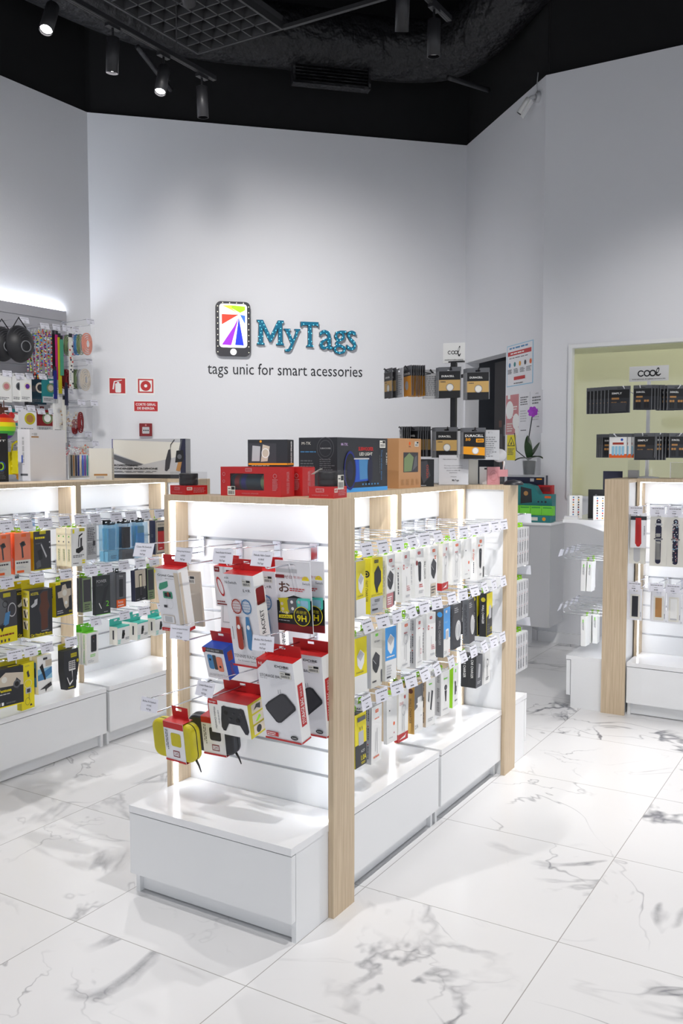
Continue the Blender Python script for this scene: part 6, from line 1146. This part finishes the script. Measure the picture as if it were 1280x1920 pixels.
hanging('patterned_strap', 132, 628, 728, 5, 'offwhite', 'black and white spotted strap hanging over the cord bags', 'strap', -5.92)
# coiled cords in bags
def coil(px, py, w, h, k, label, x=XF, film=True):
    t = wt('coiled_cord', px, py, label, 'cord', x, PI/2, 'coiled cords in bags'); m = MB()
    for j in range(4):
        f = 1-.2*j; m.tube([(w/2*f*math.copysign(abs(math.cos(a))**.8, math.cos(a)), -.004*j, h/2*f*math.copysign(abs(math.sin(a))**.9, math.sin(a))) for a in [2*PI*i/22 for i in range(22)]], .006, k, 6, True)
    m.build('coil', t)
    if film: MB().box((-w*.65, -.02, -h*.62), (w*.65, .012, h*.85), 'film').build('bag', t, 'clear bag')
    return t
for i, (px, k) in enumerate(((121, 'lilac'), (127, 'sage'), (138, 'lilac'), (145, 'steel'), (151, 'sage'))): coil(px, 648-i*.5, .09, .17, k, ['lilac', 'sage green', 'second lilac', 'steel blue', 'second sage green'][i]+' coiled cord behind the orange one', XF-.05+.012*i, False)
coil(163, 645, .11, .18, 'salmon', 'orange coiled cord in a clear bag, far right on top', -5.95)
for i, (px, k) in enumerate(((120, 'dred'), (125, 'dred'), (139, 'dark'), (144, 'sage'), (150, 'grey'), (155, 'lgrey'))): coil(px, 711, .08, .16, k, ['maroon', 'second maroon', 'dark', 'sage green', 'mid grey', 'pale grey'][i]+' coiled cord behind the beige one, lower set', XF-.06+.012*i, False)
coil(160, 712, .11, .18, 'beige', 'beige and grey coiled cord in a clear bag', -5.95)
coil(151, 792, .06, .17, 'dred', 'maroon coiled cord under the bead bag, right', -5.95, False); coil(140, 800, .06, .12, 'dred', 'maroon coiled cord under the bead bag, left', -5.97, False)
def beadbag(px, py, w, h, cols, label, x=-5.97):
    t = wt('bead_bag', px, py, label, 'bag', x, PI/2, 'clear bags of beads'); rb = random.Random(int(px)); m = MB()
    for i in range(60): m.lathe([(.001, -.008), (.007, -.004), (.009, 0), (.007, .004), (.001, .008)], rb.choice(cols), 6, Matrix.Translation((rb.uniform(-w*.42, w*.42), rb.uniform(-.012, .012), -h*.42+h*.6*rb.random()**1.5)) @ Matrix.Rotation(rb.random()*3, 4, 'X'), False)
    m.build('beads', t)['kind'] = 'stuff'; MB().box((-w/2, -.018, -h/2), (w/2, .018, h/2), 'film').build('bag', t, 'clear bag')
beadbag(134, 780, .30, .20, ['cream', 'beige', 'copper', 'offwhite', 'brown'], 'clear bag of cream and brown beads')
beadbag(130, 841, .24, .14, ['red', 'white', 'rose', 'white'], 'clear bag of pink and white beads')
beadbag(156, 840, .13, .15, ['cream', 'beige', 'orange', 'offwhite'], 'clear bag of shells, right of the pink beads')
# small boxed bands and bracelets
def bandbox(px, py, w, h, k, ring, label, x=XF, foot='offwhite', rz=PI/2):
    t = wt('band_box', px, py, label, 'box', x, rz, 'small boxed bands on the slatwall'); a, b = (-w/2, -.02, -h/2), (w/2, .02, h/2)
    m = MB().box(a, b, k); m.faces_of(a, b, dict(F=[('c', .62, .62, .30, ring[0], .9), ('c', .62, .62, .2, ring[1], .9), ('r', 0, 0, 1, .26, foot), ('l', .1, .08, .8, .2, 2, 'mgrey')])); m.build('carton', t); m = MB(); holed(m, -.02, .02, h/2, h/2+.03, .018, .02, k, .015, .008).build('hang_tab', t)
for i, (px, py, w, h, k, rg, lb, ft) in enumerate((
    (6, 730, .13, .20, 'white', ('beige', 'rose'), 'white watch band box at the far left, second row', 'white'), (31, 730, .12, .20, 'white', ('mgrey', 'dark'), 'white box with grey ring, second row', 'white'), (46, 730, .11, .20, 'white', ('cream', 'purple'), 'white box with cream and purple ring, second row', 'white'), (69, 733, .16, .22, 'dteal', ('beige', 'dark'), 'dark teal box with round ring, second row', 'dteal'), (89, 733, .14, .20, 'teal', ('sage', 'beige'), 'teal box with pale foot, second row', 'lgrey'),
    (22, 788, .16, .18, 'teal', ('rose', 'white'), 'teal box with pale foot, third row', 'lgrey'), (49, 790, .18, .18, 'paper', ('olive', 'copper'), 'white box with olive ring, third row', 'paper'), (82, 789, .18, .18, 'dred', ('sage', 'white'), 'dark red box with pale round window, third row', 'lgrey'), (106, 780, .10, .36, 'white', ('offwhite', 'lgrey'), 'tall white pack with red specks, right of the dark red box', 'white'), (58, 735, .10, .22, 'dark', ('ink', 'ink'), 'black pack behind the dark teal box', 'ink'), (3, 785, .10, .18, 'brown', ('beige', 'ink'), 'brown pack at the far left, third row', 'ink'))):
    bandbox(px, py, w, h, k, rg, lb, XF-.012*(i % 2), ft)
# rainbow ball with ears
t = wt('rainbow_pop_toy', 8, 800, 'rainbow striped round rubber toy with two ears', 'toy', -5.80)
m = MB(); prof = []
cols = ['purple', 'green', 'lime', 'yellow', 'orange', 'red']
for i, k in enumerate(cols):
    z0, z1 = -.10+.2*i/6, -.10+.2*(i+1)/6; prof = [(math.sqrt(max(0, .0101-z*z)), z) for z in (z0, (z0*2+z1)/3, (z0+2*z1)/3, z1)]
    m.lathe(prof, k, 24, Matrix.Scale(.5, 4, (0, 1, 0)), False)
for s in (-1, 1): m.lathe([(.001, -.03), (.022, -.02), (.03, 0), (.022, .02), (.001, .03)], 'red', 14, Matrix.Translation((s*.07, 0, .085)) @ Matrix.Scale(.5, 4, (0, 1, 0)), False)
m.build('body', t); MB().tube([(0, 0, .09), (0, 0, .2)], .004, 'brown', 6).build('cord', t)
def ybag(px, py, label, x):
    t = wt('yellow_pop_bag', px, py, label, 'bag', x, PI/2, 'yellow rubber bags'); m = MB().box((-.09, -.025, -.1), (.09, .025, .08), 'yellow')
    for i in range(5):
        for j in range(4): m.lathe([(.014, 0), (.012, .007), (.001, .011)], 'yellow', 10, Matrix.Translation((-.066+.033*i, -.025, -.075+.04*j)) @ Matrix.Rotation(PI/2, 4, 'X'), False)
    m.build('body', t); MB().tube([(-.05, 0, .08), (-.04, 0, .14), (0, 0, .165), (.04, 0, .14), (.05, 0, .08)], .008, 'yellow', 8).build('handle', t)
ybag(44, 864, 'yellow bubble rubber handbag, right one', -5.88); ybag(32, 866, 'yellow bubble rubber handbag, left one behind', -5.98)
def flower(px, py, label):
    t = wt('flower_toy', px, py, label, 'toy', -5.90, PI/2, 'yellow flower toys'); m = MB()
    for i in range(5): a = 2*PI*i/5+.3; m.lathe([(.001, -.012), (.018, -.008), (.022, 0), (.018, .008), (.001, .012)], 'amber', 10, Matrix.Translation((.026*math.cos(a), 0, .026*math.sin(a))) @ Matrix.Rotation(PI/2, 4, 'X'), False)
    m.build('petals', t); MB().lathe([(.001, -.016), (.014, -.01), (.014, .01), (.001, .016)], 'purple', 10, Matrix.Rotation(PI/2, 4, 'X'), False).build('centre', t)
flower(38, 890, 'small yellow and purple flower toy, left one'); flower(49, 889, 'small yellow and purple flower toy, right one')
